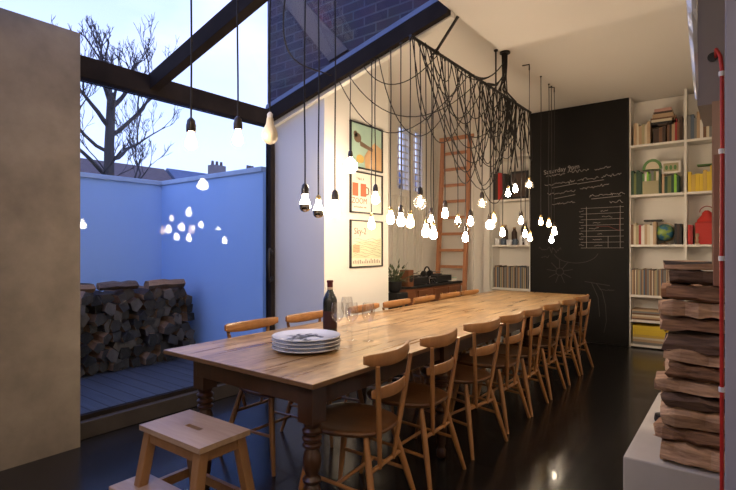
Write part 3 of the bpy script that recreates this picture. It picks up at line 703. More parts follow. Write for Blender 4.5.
# the thick bundle from the ceiling down to the rail
bd = thing('cable_bundle', 'thick bundle of black flexes dropping from the ceiling to the rail', 'cable bundle', (-1.80, 4.55, 3.13))
for k in range(13):
    a = k * 2.4; rr_ = .006 + .02 * (k / 13); x, y = rr_ * math.cos(a), rr_ * math.sin(a) * 1.6
    ey = R4.uniform(-.45, .5)
    MB().tube([(x, y, 0), (x * .9, y * .9, -.12), (x * .8 - .01, y * .8 + ey * .08, -.24), (-.045, ey * .4, -.335), (-.05, ey, -.368)], .006, 5).build('strand', 'flex', bd, smooth=True)
MB().lathe([(.05, -.015), (.05, 0)], (0, 0, 0), 16).build('ceiling_rose', 'black', bd)
for e in ((3.5, .30), (3.75, .22), (4.0, .12)):
    cable([( -1.80 - .05 * u, 4.55 + (e[0] - 4.55) * u, 3.05 + (W - 3.05) * u - e[1] * 1.2 * 4 * u * (1 - u) * .5) for u in [i / 12 for i in range(13)]], 'black flex sagging from the cable bundle back along the rail', .0045, 'flexes sagging from the bundle to the rail')

# ------------------------------------------------------------------ posters on the white wall
def poster(zc, h, label):
    t = thing('framed_poster', label, 'poster', (-2.82, 3.685, zc), 0, 'framed posters hung one above another')
    w = .25; hh = h / 2
    f = MB().box(0, .02, -w, -w + .012, -hh, hh).box(0, .02, w - .012, w, -hh, hh).box(0, .02, -w, w, -hh, -hh + .012).box(0, .02, -w, w, hh - .012, hh)
    f.build('frame', 'black', t); return t, w - .012, hh - .012
mat('p_teal', (.34, .50, .42), .35, var=(.44, .58, .46), scale=(5, 5, 5)); mat('p_tan', (.60, .38, .20), .4); mat('p_brown', (.20, .13, .085), .4)
mat('p_cream', (.80, .74, .62), .4); mat('p_orange', (.70, .14, .06), .4); mat('p_green', (.56, .60, .38), .4, var=(.74, .70, .46), scale=(6, 6, 6)); mat('p_sand', (.80, .72, .56), .4); mat('p_ochre', (.62, .42, .12), .4)
def shape(mb, pts, x=.0085, d=.0008): mb.prism([(x, a, b) for a, b in pts], (d, 0, 0)); return mb
def ell(cy, cz, a, b, n=14, t0=0): return [(cy + a * math.cos(2 * PI * k / n + t0), cz + b * math.sin(2 * PI * k / n + t0)) for k in range(n)]
ZR = (PI / 2, 0, PI / 2)
t, w, h = poster(2.195, .425, 'top framed poster, green with tan and brown figure')
MB().box(.001, .008, -w, w, -h, h).build('print', 'p_teal', t)
mb = MB(); shape(mb, [(-.02, -h), (w, -h), (w, .02), (.12, .06), (.04, .0), (-.04, -.09)]); mb.build('tan_shape', 'p_tan', t)
mb = MB(); shape(mb, ell(-.14, .07, .055, .045)); shape(mb, [(-.11, .05), (.10, .0), (.09, -.03), (-.1, -.0)], .0086); shape(mb, ell(-.17, .1, .03, .03)); mb.build('brown_figure', 'p_brown', t)
mb = MB(); shape(mb, ell(-.1, -.12, .06, .04)); mb.build('ochre_shape', 'p_ochre', t)
t, w, h = poster(1.762, .385, 'middle framed poster with two red mugs')
MB().box(.001, .008, -w, w, -h, h).build('print', 'p_cream', t)
mb = MB()
for y0 in (-.215, -.095): shape(mb, [(y0, -.035), (y0 + .085, -.035), (y0 + .085, .085), (y0, .085)])
mb.build('red_mugs', 'p_orange', t)
mb = MB(); mb.tube([(.0095, -.01, .055), (.0095, .02, .05), (.0095, .03, .02), (.0095, .02, -.01), (.0095, -.01, -.015)], .006, 6); mb.build('mug_handle', 'p_brown', t)
text_mesh('lettering', 'TAKE A', .035, 'p_brown', t, (.0085, -.10, .125), ZR)
text_mesh('lettering', 'ZOOM', .075, 'p_orange', t, (.0085, -.11, -.08), ZR)
text_mesh('lettering', 'and another one', .028, 'p_orange', t, (.0085, -.10, -.135), ZR)
t, w, h = poster(1.285, .44, 'lowest framed poster with green and sand landscape drawing')
MB().box(.001, .008, -w, w, -h, h).build('print', 'p_sand', t)
mb = MB(); shape(mb, [(-w, -.02), (-.1, .03), (.05, .02), (w, .06), (w, -.14), (-w, -.13)]); mb.build('green_field', 'p_green', t)
mb = MB(); shape(mb, [(-.21, -.08), (-.11, -.08), (-.11, -.01), (-.21, -.01)], .0093)
mb.build('brown_building', 'p_tan', t)
mb = MB(); r_ = random.Random(3)
for k in range(16): y = -.21 + .027 * k; hh_ = r_.uniform(.02, .045); shape(mb, [(y, -.185), (y + .009, -.185), (y + .012, -.185 + hh_), (y + .002, -.185 + hh_)], .0093)
for k in range(7): z = .04 - .025 * k; mb.tube([(.0098, -.2 + .06 * q, z + .012 * math.sin(q * 1.7 + k)) for q in range(8)], .0016, 4)
mb.build('ink_drawing', 'p_brown', t)
text_mesh('lettering', 'Sky-2', .085, 'p_brown', t, (.0085, -.10, .115), ZR)

# ------------------------------------------------------------------ sideboard with record decks
cb = thing('sideboard', 'dark wooden sideboard with black top under the lattice windows', 'sideboard', (-3.25, 5.33, 0))
hw, hl = .25, .70
pl = [(-hw, -hl), (-.02, -hl), (.12, -hl + .03), (.21, -hl + .10), (hw, -hl + .22), (hw, hl), (-hw, hl)]
MB().prism([(x, y, .12) for x, y in pl], (0, 0, .65)).build('cabinet_body', 'cab_wood', cb, bevel=.004)
MB().prism([(x * 1.06, y * 1.025, .771) for x, y in pl], (0, 0, .028)).build('worktop', 'black', cb, bevel=.004)
for k in range(3):
    y = -.42 + k * .37
    dr = MB().box(hw + .0005, hw + .016, y, y + .34, .60, .745).build('drawer', 'cab_wood', cb, bevel=.004)
    MB().tube([(hw + .016, y + .17, .672), (hw + .034, y + .17, .672)], .012, 10).build('knob', 'brass', dr, smooth=True)
    dd = MB().box(hw + .0005, hw + .014, y, y + .34, .15, .58).build('door', 'cab_wood', cb, bevel=.004)
    MB().tube([(hw + .014, y + .30, .38), (hw + .03, y + .30, .38)], .010, 10).build('knob', 'brass', dd, smooth=True)
for sx in (-.2, .2):
    for sy in (-.5, .62): MB().lathe([(.014, 0), (.022, .12)], (sx, sy, 0), 12).build('leg', 'cab_wood', cb, smooth=True)
for i, (y, lb) in enumerate(((5.02, 'record deck nearer the posters on the sideboard'), (5.62, 'record deck nearer the ladder on the sideboard'))):
    tt_ = thing('turntable', lb, 'turntable', (-3.2, y, .8), 0, 'record decks on the sideboard')
    MB().box(-.17, .17, -.2, .2, .01, .09).build('plinth', 'black', tt_, bevel=.006)
    for a in (-.14, .14):
        for b_ in (-.17, .17): MB().lathe([(.02, 0), (.02, .011)], (a, b_, 0), 10).build('foot', 'chrome', tt_)
    MB().lathe([(.14, .092), (.142, .10), (.142, .108), (.0, .109)], (-.01, -.03, 0), 28).build('platter', 'black', tt_, smooth=True)
    MB().lathe([(.05, .1095), (.05, .111)], (-.01, -.03, 0), 20).build('record_label', 'p_orange' if i else 'china', tt_)
    MB().tube([(-.12, .16, .12), (0, .16, .13), (.09, .10, .125)], .005, 6).build('tonearm', 'chrome', tt_, smooth=True)
mx_ = thing('mixer', 'silver and black audio mixer between the two record decks', 'mixer', (-3.17, 5.32, .8))
MB().box(-.14, .14, -.085, .085, 0, .07).build('case', 'chrome', mx_, bevel=.005)
MB().box(-.13, .13, -.075, .075, .0705, .075).build('panel', 'black', mx_)
for k in range(8): MB().lathe([(.008, .0755), (.007, .09)], (-.1 + (k % 4) * .06, -.04 + .08 * (k // 4), 0), 8).build('dial', 'chrome', mx_)
hp = thing('headphones', 'black headphones resting on the sideboard gear', 'headphones', (-3.12, 5.33, .894))
MB().tube([(0, -.075 * math.cos(a), .012 + .10 * math.sin(a)) for a in [PI * k / 12 for k in range(13)]], .010, 8).build('headband', 'black', hp, smooth=True)
for s_ in (-1, 1): MB().tube([(0, s_ * .09, .03), (0, s_ * .055, .03)], .036, 14).build('ear_cup', 'black', hp, smooth=True)
bx_ = thing('wooden_box', 'small red-brown wooden speaker at the near end of the sideboard', 'speaker', (-3.06, 4.77, .8))
MB().box(-.06, .06, -.055, .055, 0, .19).build('speaker_cabinet', 'cab_wood', bx_, bevel=.005); MB().tube([(.06, 0, .09), (.064, 0, .09)], .04, 16).build('speaker_cone', 'black', bx_)
st_ = thing('magazine_pile', 'small pile of papers at the ladder end of the sideboard', 'papers', (-3.15, 5.93, .8))
for k in range(4): MB().box(-.1, .1, -.07, .07, k * .012, k * .012 + .011).build('paper', ('p_sand', 'china', 'p_cream', 'p_teal')[k], st_)
pp = thing('potted_plant', 'leafy potted plant on a tall dark stand beside the poster wall', 'plant', (-3.0, 4.43, 0))
MB().box(-.11, .11, -.1, .1, .0, .76).build('plant_stand', 'black', pp, bevel=.005)
MB().lathe([(.05, .761), (.075, .80), (.08, .88), (.07, .88), (.06, .86), (0, .86)], (0, 0, 0), 18).build('pot', 'black', pp, smooth=True)
mb = MB(); r_ = random.Random(8)
for k in range(46):
    a = r_.uniform(0, 6.28); e = r_.uniform(.1, 1.4); l = r_.uniform(.1, .28); d_ = Vector((math.cos(a) * math.cos(e), math.sin(a) * math.cos(e), math.sin(e)))
    q = Vector((0, 0, .86)) + d_ * l; mb.tube([(0, 0, .86), q], .0018, 4)
    s_ = d_.cross(Vector((0, 0, 1))).normalized(); n_ = s_.cross(d_)
    mb.hexa([q - d_ * .02, q - s_ * .018, q + d_ * .045, q + s_ * .018, q - d_ * .02 + n_ * .002, q - s_ * .018 + n_ * .002, q + d_ * .045 + n_ * .002, q + s_ * .018 + n_ * .002])
mb.build('foliage', 'leaf', pp)

# ladder against the far white wall
ld = thing('ladder', 'tall reddish wooden ladder leaning on the white wall', 'ladder', (-3.44, 6.52, 0))
def lp(x, z): return (x, .24 * z / 2.95, z)
for s_ in (-1, 1):
    a, b_ = lp(s_ * .225, 0), lp(s_ * .225, 2.93); e = .026
    MB().hexa([(a[0] - e, a[1] - .03, 0), (a[0] + e, a[1] - .03, 0), (a[0] + e, a[1] + .03, 0), (a[0] - e, a[1] + .03, 0), (b_[0] - e, b_[1] - .03, b_[2]), (b_[0] + e, b_[1] - .03, b_[2]), (b_[0] + e, b_[1] + .03, b_[2]), (b_[0] - e, b_[1] + .03, b_[2])]).build('stile', 'ladder_wood', ld, bevel=.003)
for k in range(11):
    z = .22 + k * .246; q = lp(0, z); MB().box(-.21, .21, q[1] - .02, q[1] + .02, z - .021, z + .021).build('rung', 'ladder_wood', ld, bevel=.003)
q = lp(0, 2.90); MB().box(-.26, .31, q[1] - .06, q[1] - .031, 2.87, 2.93).build('top_bar', 'ladder_wood', ld, bevel=.003)

# ------------------------------------------------------------------ bookcases and chalkboard
SH = [.03, .335, .645, 1.27, 1.89, 2.51]
def bookcase(x0, x1, div, label, shelves, w_last=None):
    t = thing('bookcase', label, 'bookcase', (x0, 6.88, 0)); W_ = x1 - x0; m = 'plaster'
    for x in [0] + div + [W_]: MB().box(x - (0 if x == 0 else .014), x + (0 if x == W_ else .014), 0, .28, 0, 3.125).build('side_panel', m, t)
    MB().box(0, W_, .281, .295, 0, 3.125).build('back_panel', m, t)
    ed = [0] + div + [W_]
    for i in range(len(ed) - 1):
        for z in shelves: MB().box(ed[i] + .015, ed[i + 1] - .015, .001, .28, z - .014, z + .014).build('shelf', m, t)
    return t
bookcase(-1.105, .40, [.59, 1.05], 'white built-in bookcase right of the chalkboard', SH)
bookcase(-2.93, -2.355, [], 'white built-in bookcase left of the chalkboard', [.645, 1.27, 1.93, 2.56])
bd = thing('chalkboard', 'tall black chalkboard panel covered in white chalk notes', 'chalkboard', (-2.345, 6.86, 0))
MB().box(0, 1.235, 0, .025, .005, 3.125).build('board', 'chalk_black', bd)
struct(box('wall_panel', 'plaster', -2.345, -1.11, 6.886, 7.17, 0, 3.12))
def chalkline(mb, pts, r=.004):  # flat stroke on the board
    for i in range(len(pts) - 1):
        (a, b_), (c_, d2) = pts[i], pts[i + 1]; L_ = math.hypot(c_ - a, d2 - b_)
        if L_ < 1e-5: continue
        nx, nz = -(d2 - b_) / L_ * r, (c_ - a) / L_ * r
        mb.hexa([(a - nx, -.0015, b_ - nz), (c_ - nx, -.0015, d2 - nz), (c_ + nx, -.0015, d2 + nz), (a + nx, -.0015, b_ + nz)] + [(a - nx, -.0003, b_ - nz), (c_ - nx, -.0003, d2 - nz), (c_ + nx, -.0003, d2 + nz), (a + nx, -.0003, b_ + nz)])
rs_ = random.Random(9)
def scribble(mb, x, z, L_, h=.035, slope=.1, r=.0028):
    u = 0; pts = []
    while u < L_:
        pts.append((x + u, z + slope * u + rs_.uniform(-.5, .5) * h * rs_.uniform(.4, 1.3))); u += rs_.uniform(.008, .018)
    chalkline(mb, pts, r)
for q in ((.22, 2.22, .26, .05), (.50, 2.25, .28, .05), (.20, 2.10, .40, .04, .08), (.63, 2.135, .26, .04, .08), (.92, 2.16, .24, .04, .08), (.24, 1.97, .36, .04), (.66, 2.02, .36, .035), (.30, 1.83, .30, .03),
          (.78, 1.92, .42, .035, .04), (.84, 2.26, .2, .03), (1.02, 1.83, .16, .04, .05)):
    mb = MB(); scribble(mb, *q); mb.build('chalk_line', 'chalk', bd)
for a, b_, c_, d2 in ((.3, 2.06, .62, 2.10), (.62, 2.09, .95, 2.12), (.32, 1.91, .60, 1.95), (.80, 1.88, 1.15, 1.90)): mb = MB(); chalkline(mb, [(a, b_), (c_, d2)], .003); mb.build('chalk_underline', 'chalk', bd)
text_mesh('chalk_lettering', 'Saturday 9pm', .085, 'chalk', bd, (.42, -.001, 2.30), (PI / 2, -.10, 0), .0005)
mb = MB(); gx0, gx1, gz0, gz1 = .74, 1.14, 1.24, 1.76
for k in range(8): z = gz0 + (gz1 - gz0) * k / 7; chalkline(mb, [(gx0 - .07, z), (gx1 + .04, z + .004)], .002)
for x in (gx0, gx1): chalkline(mb, [(x, gz0), (x, gz1 + .02)], .0025)
chalkline(mb, [(1.0, gz0), (1.0, gz0 + .15)], .002)
for k in range(7): scribble(mb, gx0 - .09, gz0 + .04 + k * .074, .06, .02, 0, .0022); scribble(mb, gx0 + rs_.uniform(.02, .2), gz0 + .035 + k * .074, rs_.uniform(.06, .16), .018, 0, .002)
mb.build('chalk_table', 'chalk', bd)
def draw(name, *lines):
    mb = MB()
    for l in lines: chalkline(mb, l, .0028)
    mb.build(name, 'chalk_faint', bd)
draw('chalk_curve', [(.50 + .26 * math.cos(a) * 1.1 + .1, 1.20 + .16 * math.sin(a)) for a in [PI + .3 + k * .22 for k in range(13)]])
draw('chalk_sun', *([[(.40 + .045 * math.cos(a), .92 + .045 * math.sin(a)), (.40 + .17 * math.cos(a), .92 + .16 * math.sin(a))] for a in [.2 + k * .698 for k in range(9)]] + [ell(.40, .92, .05, .05, 12) + ell(.40, .92, .05, .05, 12)[:1]]))
draw('chalk_figure', [(.72, .80), (.86, .78), (.93, .68), (.97, .50), (.98, .3), (.95, .15)], [(.80, .79), (.88, .60), (.9, .35)], [(.86, .78), (1.02, .76)])
for q in ((.12, 1.22, .3, .10, 0, .0025), (.15, 1.12, .12, .05, 0, .0025), (.9, .70, .18, .02, 0, .0025)): mb = MB(); scribble(mb, *q); mb.build('chalk_scribble', 'chalk_faint', bd)
mb = MB(); chalkline(mb, [(.86, 1.52), (1.0, 1.52), (1.13, 1.46), (1.14, 1.7)], .002); mb.build('red_chalk', 'chalk_red', bd)

COL = {'dkgreen': (.03, .07, .04), 'green': (.10, .22, .07), 'lime': (.25, .55, .06), 'olive': (.16, .19, .06), 'yellow': (.72, .50, .04), 'gold': (.60, .40, .08), 'cream': (.62, .54, .40), 'white': (.72, .68, .62),
       'tan': (.45, .31, .19), 'brown': (.17, .085, .045), 'dkbrown': (.06, .035, .025), 'red': (.50, .03, .02), 'crimson': (.32, .025, .03), 'bookblack': (.02, .018, .018), 'grey': (.20, .19, .18), 'slateblue': (.09, .12, .17), 'blue': (.05, .16, .38), 'pink': (.5, .28, .24), 'orange': (.6, .22, .05), 'khaki': (.38, .34, .2)}
for k, v in COL.items(): mat('b_' + k, v, .55)
def book(x, z, w, h, d, col, label, group, lean=0, lay=False, y0=6.895, cat='book', name='book', pages=True, rz=0):
    """upright: w thick, h tall, d deep; spine faces the room. lay: w wide, h thick"""
    t = thing(name, label, cat, (x, y0, z), rz, group)
    if not lay:
        MB().box(0, w, 0, d, 0, h).build('cover', 'b_' + col, t)
        if pages and w > .015: MB().box(w * .15, w * .85, .004, d - .002, h, h + .001).build('pages', 'b_cream', t)
    else:
        MB().box(0, w, 0, d, 0, h).build('cover', 'b_' + col, t)
        if pages: MB().box(w, w + .001, .004, d - .004, h * .12, h * .88).build('pages', 'b_cream', t)
    if lean: t.rotation_euler = (0, lean, rz)
    return t
LOW = {'dkgreen': 'dark green', 'dkbrown': 'dark brown', 'bookblack': 'black', 'slateblue': 'slate blue'}
ONES = 'first second third fourth fifth sixth seventh eighth ninth tenth eleventh twelfth thirteenth fourteenth fifteenth sixteenth seventeenth eighteenth nineteenth'.split()
def nth(n):
    if n <= 19: return ONES[n - 1]
    t_, o_ = divmod(n, 10); w = {2: 'twent', 3: 'thirt', 4: 'fort', 5: 'fift'}[t_]
    return w + 'ieth' if o_ == 0 else w + 'y-' + ONES[o_ - 1]
def row(x, x1, z, cols, hs, ws, where, group, name='book', cat='book', d=(.16, .2), pages=True, seed=1):
    r = random.Random(seed); i = 0; k = 0
    while True:
        w = r.uniform(*ws)
        if x + w > x1: break
        c = cols[i % len(cols)] if len(cols) > 3 and not isinstance(cols, tuple) else r.choice(cols); h = r.uniform(*hs)
        book(x, z, w, h, r.uniform(*d), c, '%s %s, %s from left %s' % (LOW.get(c, c), name.replace('_', ' '), nth(i + 1), where), group, name=name, cat=cat, pages=pages)
        x += w + .0012; i += 1
    return x
bx0 = -1.09; Z = [s + .0145 for s in SH]
# top shelf
row(bx0 + .03, -.85, Z[5], ['tan', 'cream', 'tan', 'khaki', 'cream', 'tan', 'cream', 'tan'], (.21, .28), (.022, .034), 'upright at the left of the top shelf', 'pale books upright on the top shelf', seed=2)
zz = Z[5]; bl = [('dkbrown', .2, .03), ('brown', .24, .03), ('dkbrown', .22, .035), ('bookblack', .21, .03)]
x_ = row(-.845, -.71, Z[5], ('dkbrown', 'brown', 'dkbrown'), (.17, .20), (.025, .036), 'upright under the leaning pile on the top shelf', 'dark books under the pile on the top shelf', seed=3)
zz = Z[5] + .225
for c_, w_, h_, dx, lb in (('bookblack', .27, .028, -.06, 'black book at the bottom of the pile on the top shelf'), ('cream', .24, .03, -.05, 'cream book second lowest of the top shelf pile'), ('brown', .27, .02, -.06, 'brown book in the middle of the top shelf pile'),
                           ('tan', .22, .045, -.04, 'thick tan book high in the top shelf pile'), ('dkbrown', .2, .025, -.03, 'dark book second from top of the top shelf pile'), ('pink', .18, .035, -.02, 'pinkish book topmost in the top shelf pile')):
    book(-.815 + dx, zz if 0 else zz, w_, h_, .18, c_, lb, 'books lying in the tall pile on the top shelf', lay=True); zz += h_ + .001
row(-.70, -.535, Z[5], ['brown', 'dkbrown', 'tan', 'crimson', 'brown', 'dkbrown'], (.22, .30), (.02, .032), 'upright at the right of the top shelf', 'brown books upright on the top shelf', seed=4)
book(-.80, Z[5] + .2045, .17, .019, .17, 'dkbrown', 'dark book bridging the upright books on the top shelf', 'books lying in the tall pile on the top shelf', lay=True)
row(-.495, -.09, Z[5], ['grey', 'slateblue', 'grey', 'tan', 'white', 'brown', 'cream', 'grey', 'tan', 'white', 'brown', 'slateblue', 'cream'], (.17, .33), (.022, .036), 'standing in the top right bay', 'folders in the top right bay', seed=5)
# green shelf
row(bx0 + .0, -.97, Z[4], ['dkgreen', 'olive', 'dkgreen', 'dkgreen'], (.27, .31), (.022, .034), 'at the far left of the green shelf', 'green books at the left of the green shelf', seed=6)
row(-.965, -.76, Z[4], ['green', 'white', 'lime', 'green', 'grey', 'olive', 'cream', 'dkgreen'], (.25, .30), (.02, .034), 'under the arched ornament on the green shelf', 'books under the arched ornament', seed=7)
o = thing('arched_clock', 'green arched ornament lying over the books on the green shelf', 'ornament', (-.86, 6.93, Z[4] + .305))
MB().prism([(.11 * math.cos(a), 0, .13 * math.sin(a)) for a in [PI * k / 12 for k in range(13)]], (0, .07, 0)).build('arched_body', 'b_green', o)
MB().prism([(.075 * math.cos(a), -.003, .005 + .09 * math.sin(a)) for a in [PI * k / 12 for k in range(13)]], (0, .0025, 0)).build('arched_face', 'b_cream', o)
o = book(-.96, Z[4], .17, .16, .012, 'khaki', 'small picture card leaning on the books of the green shelf', None, y0=6.882, cat='card', name='picture_card', pages=False)
row(-.755, -.555, Z[4], ['tan', 'dkgreen', 'olive', 'dkgreen', 'lime', 'dkgreen', 'green', 'yellow'], (.2, .235), (.022, .036), 'under the white picture on the green shelf', 'books under the white picture', seed=8)
o = thing('small_picture', 'white framed picture standing on the green books', 'picture', (-.665, 6.93, Z[4] + .24)); MB().box(-.1, .1, 0, .012, 0, .15).build('frame', 'b_white', o); MB().box(-.078, .078, -.002, -.0003, .025, .125).build('image', 'b_khaki', o)
mb = MB()
for k in range(3): mb.prism([(a, -.004, b_) for a, b_ in ell(-.045 + k * .045, .07, .016, .03, 8)], (0, .0015, 0))
mb.build('figures', 'b_green', o)
row(-.49, -.16, Z[4], ['yellow', 'gold', 'yellow', 'yellow', 'gold', 'yellow', 'yellow'], (.2, .30), (.026, .040), 'in the yellow shelf bay', 'yellow books in the right bay', seed=9)
book(-.40, Z[4] + .302, .2, .012, .15, 'green', 'thin green book lying across the yellow books', None, lay=True)
# globe shelf
row(bx0, -.80, Z[3], ['brown', 'cream', 'khaki', 'crimson', 'white', 'tan', 'cream', 'white', 'tan', 'cream'], (.23, .28), (.022, .034), 'left of the globe', 'books left of the globe', seed=10)
book(-.95, Z[3] + .283, .2, .022, .16, 'bookblack', 'black book lying on top of the books left of the globe', None, lay=True)
g = thing('globe', 'small blue and green globe in front of the books', 'globe', (-.735, 6.99, Z[3]))
mat('globe_map', (.03, .14, .26), .3, var=(.22, .32, .06), scale=(13, 13, 13), amt=.12)
MB().lathe([(.055, 0), (.06, .006), (.03, .015), (.01, .025), (.008, .04)], (0, 0, 0), 20).build('base', 'p_brown', g, smooth=True)
MB().lathe([(.105 * math.sin(PI * k / 16), .148 - .105 * math.cos(PI * k / 16)) for k in range(17)], (0, 0, 0), 28).build('sphere', 'globe_map', g, smooth=True)
MB().tube([(.114 * math.sin(a), 0, .148 - .114 * math.cos(a)) for a in [PI * k / 14 for k in range(15)]], .004, 6).build('meridian', 'brass', g, smooth=True)
row(-.625, -.535, Z[3], ['bookblack', 'dkbrown', 'bookblack', 'dkgreen'], (.2, .29), (.02, .03), 'right of the globe', 'black books right of the globe', seed=11)
o = thing('lantern', 'red metal lantern standing in the right bay', 'lantern', (-.31, 7.0, Z[3]))
MB().box(-.11, .11, -.08, .08, 0, .26).build('box_body', 'b_red', o, bevel=.006); MB().lathe([(.10, .262), (.095, .29), (.05, .35), (.05, .37), (.02, .40)], (0, 0, 0), 18).build('lantern_top', 'b_red', o, smooth=True)
MB().tube([(.07 * math.cos(a), 0, .38 + .07 * math.sin(a)) for a in [PI * k / 10 for k in range(11)]], .005, 6).build('handle', 'b_crimson', o, smooth=True)
row(-.49, -.43, Z[3], ('red', 'crimson', 'red'), (.2, .26), (.02, .028), 'left of the red lantern', 'red books by the lantern', seed=12)
o = thing('candlestick', 'small pale turned candlestick before the red lantern', 'candlestick', (-.40, 6.905, Z[3])); MB().lathe([(.028, 0), (.026, .01), (.01, .025), (.018, .05), (.01, .075), (.02, .1), (.022, .12), (.012, .13)], (0, 0, 0), 14).build('turned_stem', 'b_tan', o, smooth=True)
row(-.19, -.07, Z[3], ('red', 'crimson', 'orange'), (.2, .3), (.022, .034), 'right of the red lantern', 'red books right of the lantern', seed=13)
# records
row(bx0, -.54, Z[2], ['grey', 'tan', 'brown', 'cream', 'dkbrown', 'tan', 'khaki', 'grey', 'brown', 'tan', 'slateblue', 'brown', 'grey'], (.30, .325), (.009, .017), 'on the shelf below the globe', 'records on the right bookcase', name='record_sleeve', cat='record', pages=False, seed=14, d=(.24, .27))
# low shelves
for k, (c_, w_) in enumerate((('brown', .42), ('tan', .4), ('cream', .44), ('brown', .4), ('grey', .42), ('tan', .38))):
    book(-1.08, Z[1] + k * .021, w_, .02, .24, c_, '%s magazine, %s in the flat pile on the low shelf' % (LOW.get(c_, c_), ('lowest', 'second', 'third', 'fourth', 'fifth', 'topmost')[k]), 'magazines lying flat on the low shelf', lay=True, cat='magazine', name='magazine')
o = thing('blue_jar', 'blue jar beside the flat magazines on the low shelf', 'jar', (-.60, 6.93, Z[1])); MB().lathe([(.04, 0), (.05, .02), (.05, .13), (.035, .15), (.03, .17)], (0, 0, 0), 18).build('jar_body', 'b_blue', o, smooth=True); MB().lathe([(.032, .171), (.032, .185)], (0, 0, 0), 16).build('lid', 'b_grey', o)
for k, (c_, w_, h_) in enumerate((('grey', .44, .03), ('tan', .46, .03), ('cream', .42, .025), ('gold', .44, .03), ('yellow', .42, .06), ('yellow', .34, .05))):
    book(-1.07, Z[0] + sum((.03, .03, .025, .03, .06, .05)[:k]) + k * .001, w_, h_, .25, c_, '%s folder, %s in the pile on the bottom shelf' % (LOW.get(c_, c_), ('lowest', 'second from bottom', 'third from bottom', 'fourth from bottom', 'thick and second from top', 'topmost')[k]), 'folders lying on the bottom shelf', lay=True, cat='folder', name='folder')
# left bookcase contents
row(-2.90, -2.38, .66, ['grey', 'brown', 'tan', 'slateblue', 'grey', 'dkbrown', 'khaki', 'grey', 'tan', 'bookblack', 'grey'], (.29, .32), (.010, .018), 'on the lowest visible shelf of the left bookcase', 'records on the left bookcase', name='record_sleeve', cat='record', pages=False, seed=15, d=(.24, .27))
row(-2.91, -2.70, 1.945, ['bookblack', 'dkbrown', 'red', 'crimson', 'bookblack', 'dkbrown'], (.36, .42), (.03, .045), 'on the picture shelf of the left bookcase', 'tall dark and red books in the left bookcase', seed=16)
o = thing('small_picture', 'dark framed picture standing in the left bookcase', 'picture', (-2.53, 6.93, 1.945)); MB().box(-.13, .13, 0, .018, 0, .40).build('frame', 'black', o); MB().box(-.10, .10, -.002, -.0003, .035, .365).build('image', 'b_dkbrown', o)
gg = [('tall clear glass', .022, .13), ('white mug', .038, .09), ('blue mug', .038, .09), ('white cup', .04, .075), ('blue cup', .036, .085)]
for k in range(6):
    nm, r0, hh_ = gg[(k + 1) % 5]; x = -2.86 + k * .088
    o = thing('mug', '%s, %s from the left on the mug shelf of the left bookcase' % (nm.replace('tall clear glass', 'pale beaker').replace('blue mug', 'blue-grey mug').replace('blue cup', 'blue-grey cup'), ('first', 'second', 'third', 'fourth', 'fifth', 'sixth')[k]), 'mug', (x, 6.94, 1.285), R.uniform(0, 1), 'mugs in the left bookcase')
    MB().lathe([(r0 * .85, 0), (r0, .01), (r0, hh_), (r0 * .9, hh_), (r0 * .85, .01), (0, .008)], (0, 0, 0), 16).build('cup_body', 'b_slateblue' if 'blue' in nm else 'china', o, smooth=True)
    MB().tube([(r0 * .9 + .022 * math.sin(a), 0, hh_ / 2 + .025 * math.cos(a)) for a in [PI * q / 8 for q in range(9)]], .004, 6).build('handle', 'b_slateblue' if 'blue' in nm else 'china', o, smooth=True)
for k, (x, y, r0, hh_) in enumerate(((-2.80, 7.08, .045, .30), (-2.66, 7.09, .04, .26), (-2.50, 7.07, .05, .34))):
    o = thing('jar', ('dark jar at the left rear of the mug shelf', 'dark jar at the middle rear of the mug shelf', 'tall dark jar at the right rear of the mug shelf')[k], 'jar', (x, y, 1.285), 0, 'jars behind the mugs')
    MB().lathe([(r0, 0), (r0, hh_ * .7), (r0 * .5, hh_ * .85), (r0 * .5, hh_ * .93)], (0, 0, 0), 16).build('jar_body', 'b_dkbrown', o, smooth=True); MB().lathe([(r0 * .55, hh_ * .93), (r0 * .55, hh_)], (0, 0, 0), 14).build('lid', 'b_tan', o, smooth=True)

# ------------------------------------------------------------------ right side: bench, logs, bulkhead, hose
tag(box('concrete_bench', 'bench_concrete', -.36, 1.1, 2.105, 3.15, 0, .45, bevel=.006), 'pale concrete hearth bench under the firewood', 'bench')
struct(box('wall_bulkhead', 'grey_plaster', -.122, 1.1, 2.12, 2.5, 1.765, 2.9))
struct(box('wall_near', 'blue_lit_white', -.0295, .9, 1.50, 1.74, 0, 2.9, bevel=.003))
R5 = random.Random(3)
mats3 = ['log_split', 'log_split_pale', 'log_split', 'log_split_dark']
lay = [(.085, 1, 'lowest pale split log'), (.07, 0, 'log'), (.088, 1, 'log'), (.062, 3, 'log'), (.062, 1, 'log'), (.075, 0, 'log'), (.058, 1, 'log'), (.085, 3, 'log'), (.06, 0, 'log'), (.062, 1, 'log'), (.072, 0, 'log'), (.066, 3, 'log')]
names = ['pale split log at the very bottom of the indoor stack', 'second log up in the indoor stack', 'thick pale log third from the bottom of the indoor stack', 'dark thin log fourth up in the indoor stack',
         'pale log fifth up in the indoor stack', 'brown log sixth up in the indoor stack', 'pale log seventh up, at mid height of the indoor stack', 'big dark log just above mid height of the indoor stack',
         'brown log fourth from the top of the indoor stack', 'light log third from the top of the indoor stack', 'brown log second from the top of the indoor stack, with round knot', 'dark square log topmost but one in the indoor stack']
z = .451
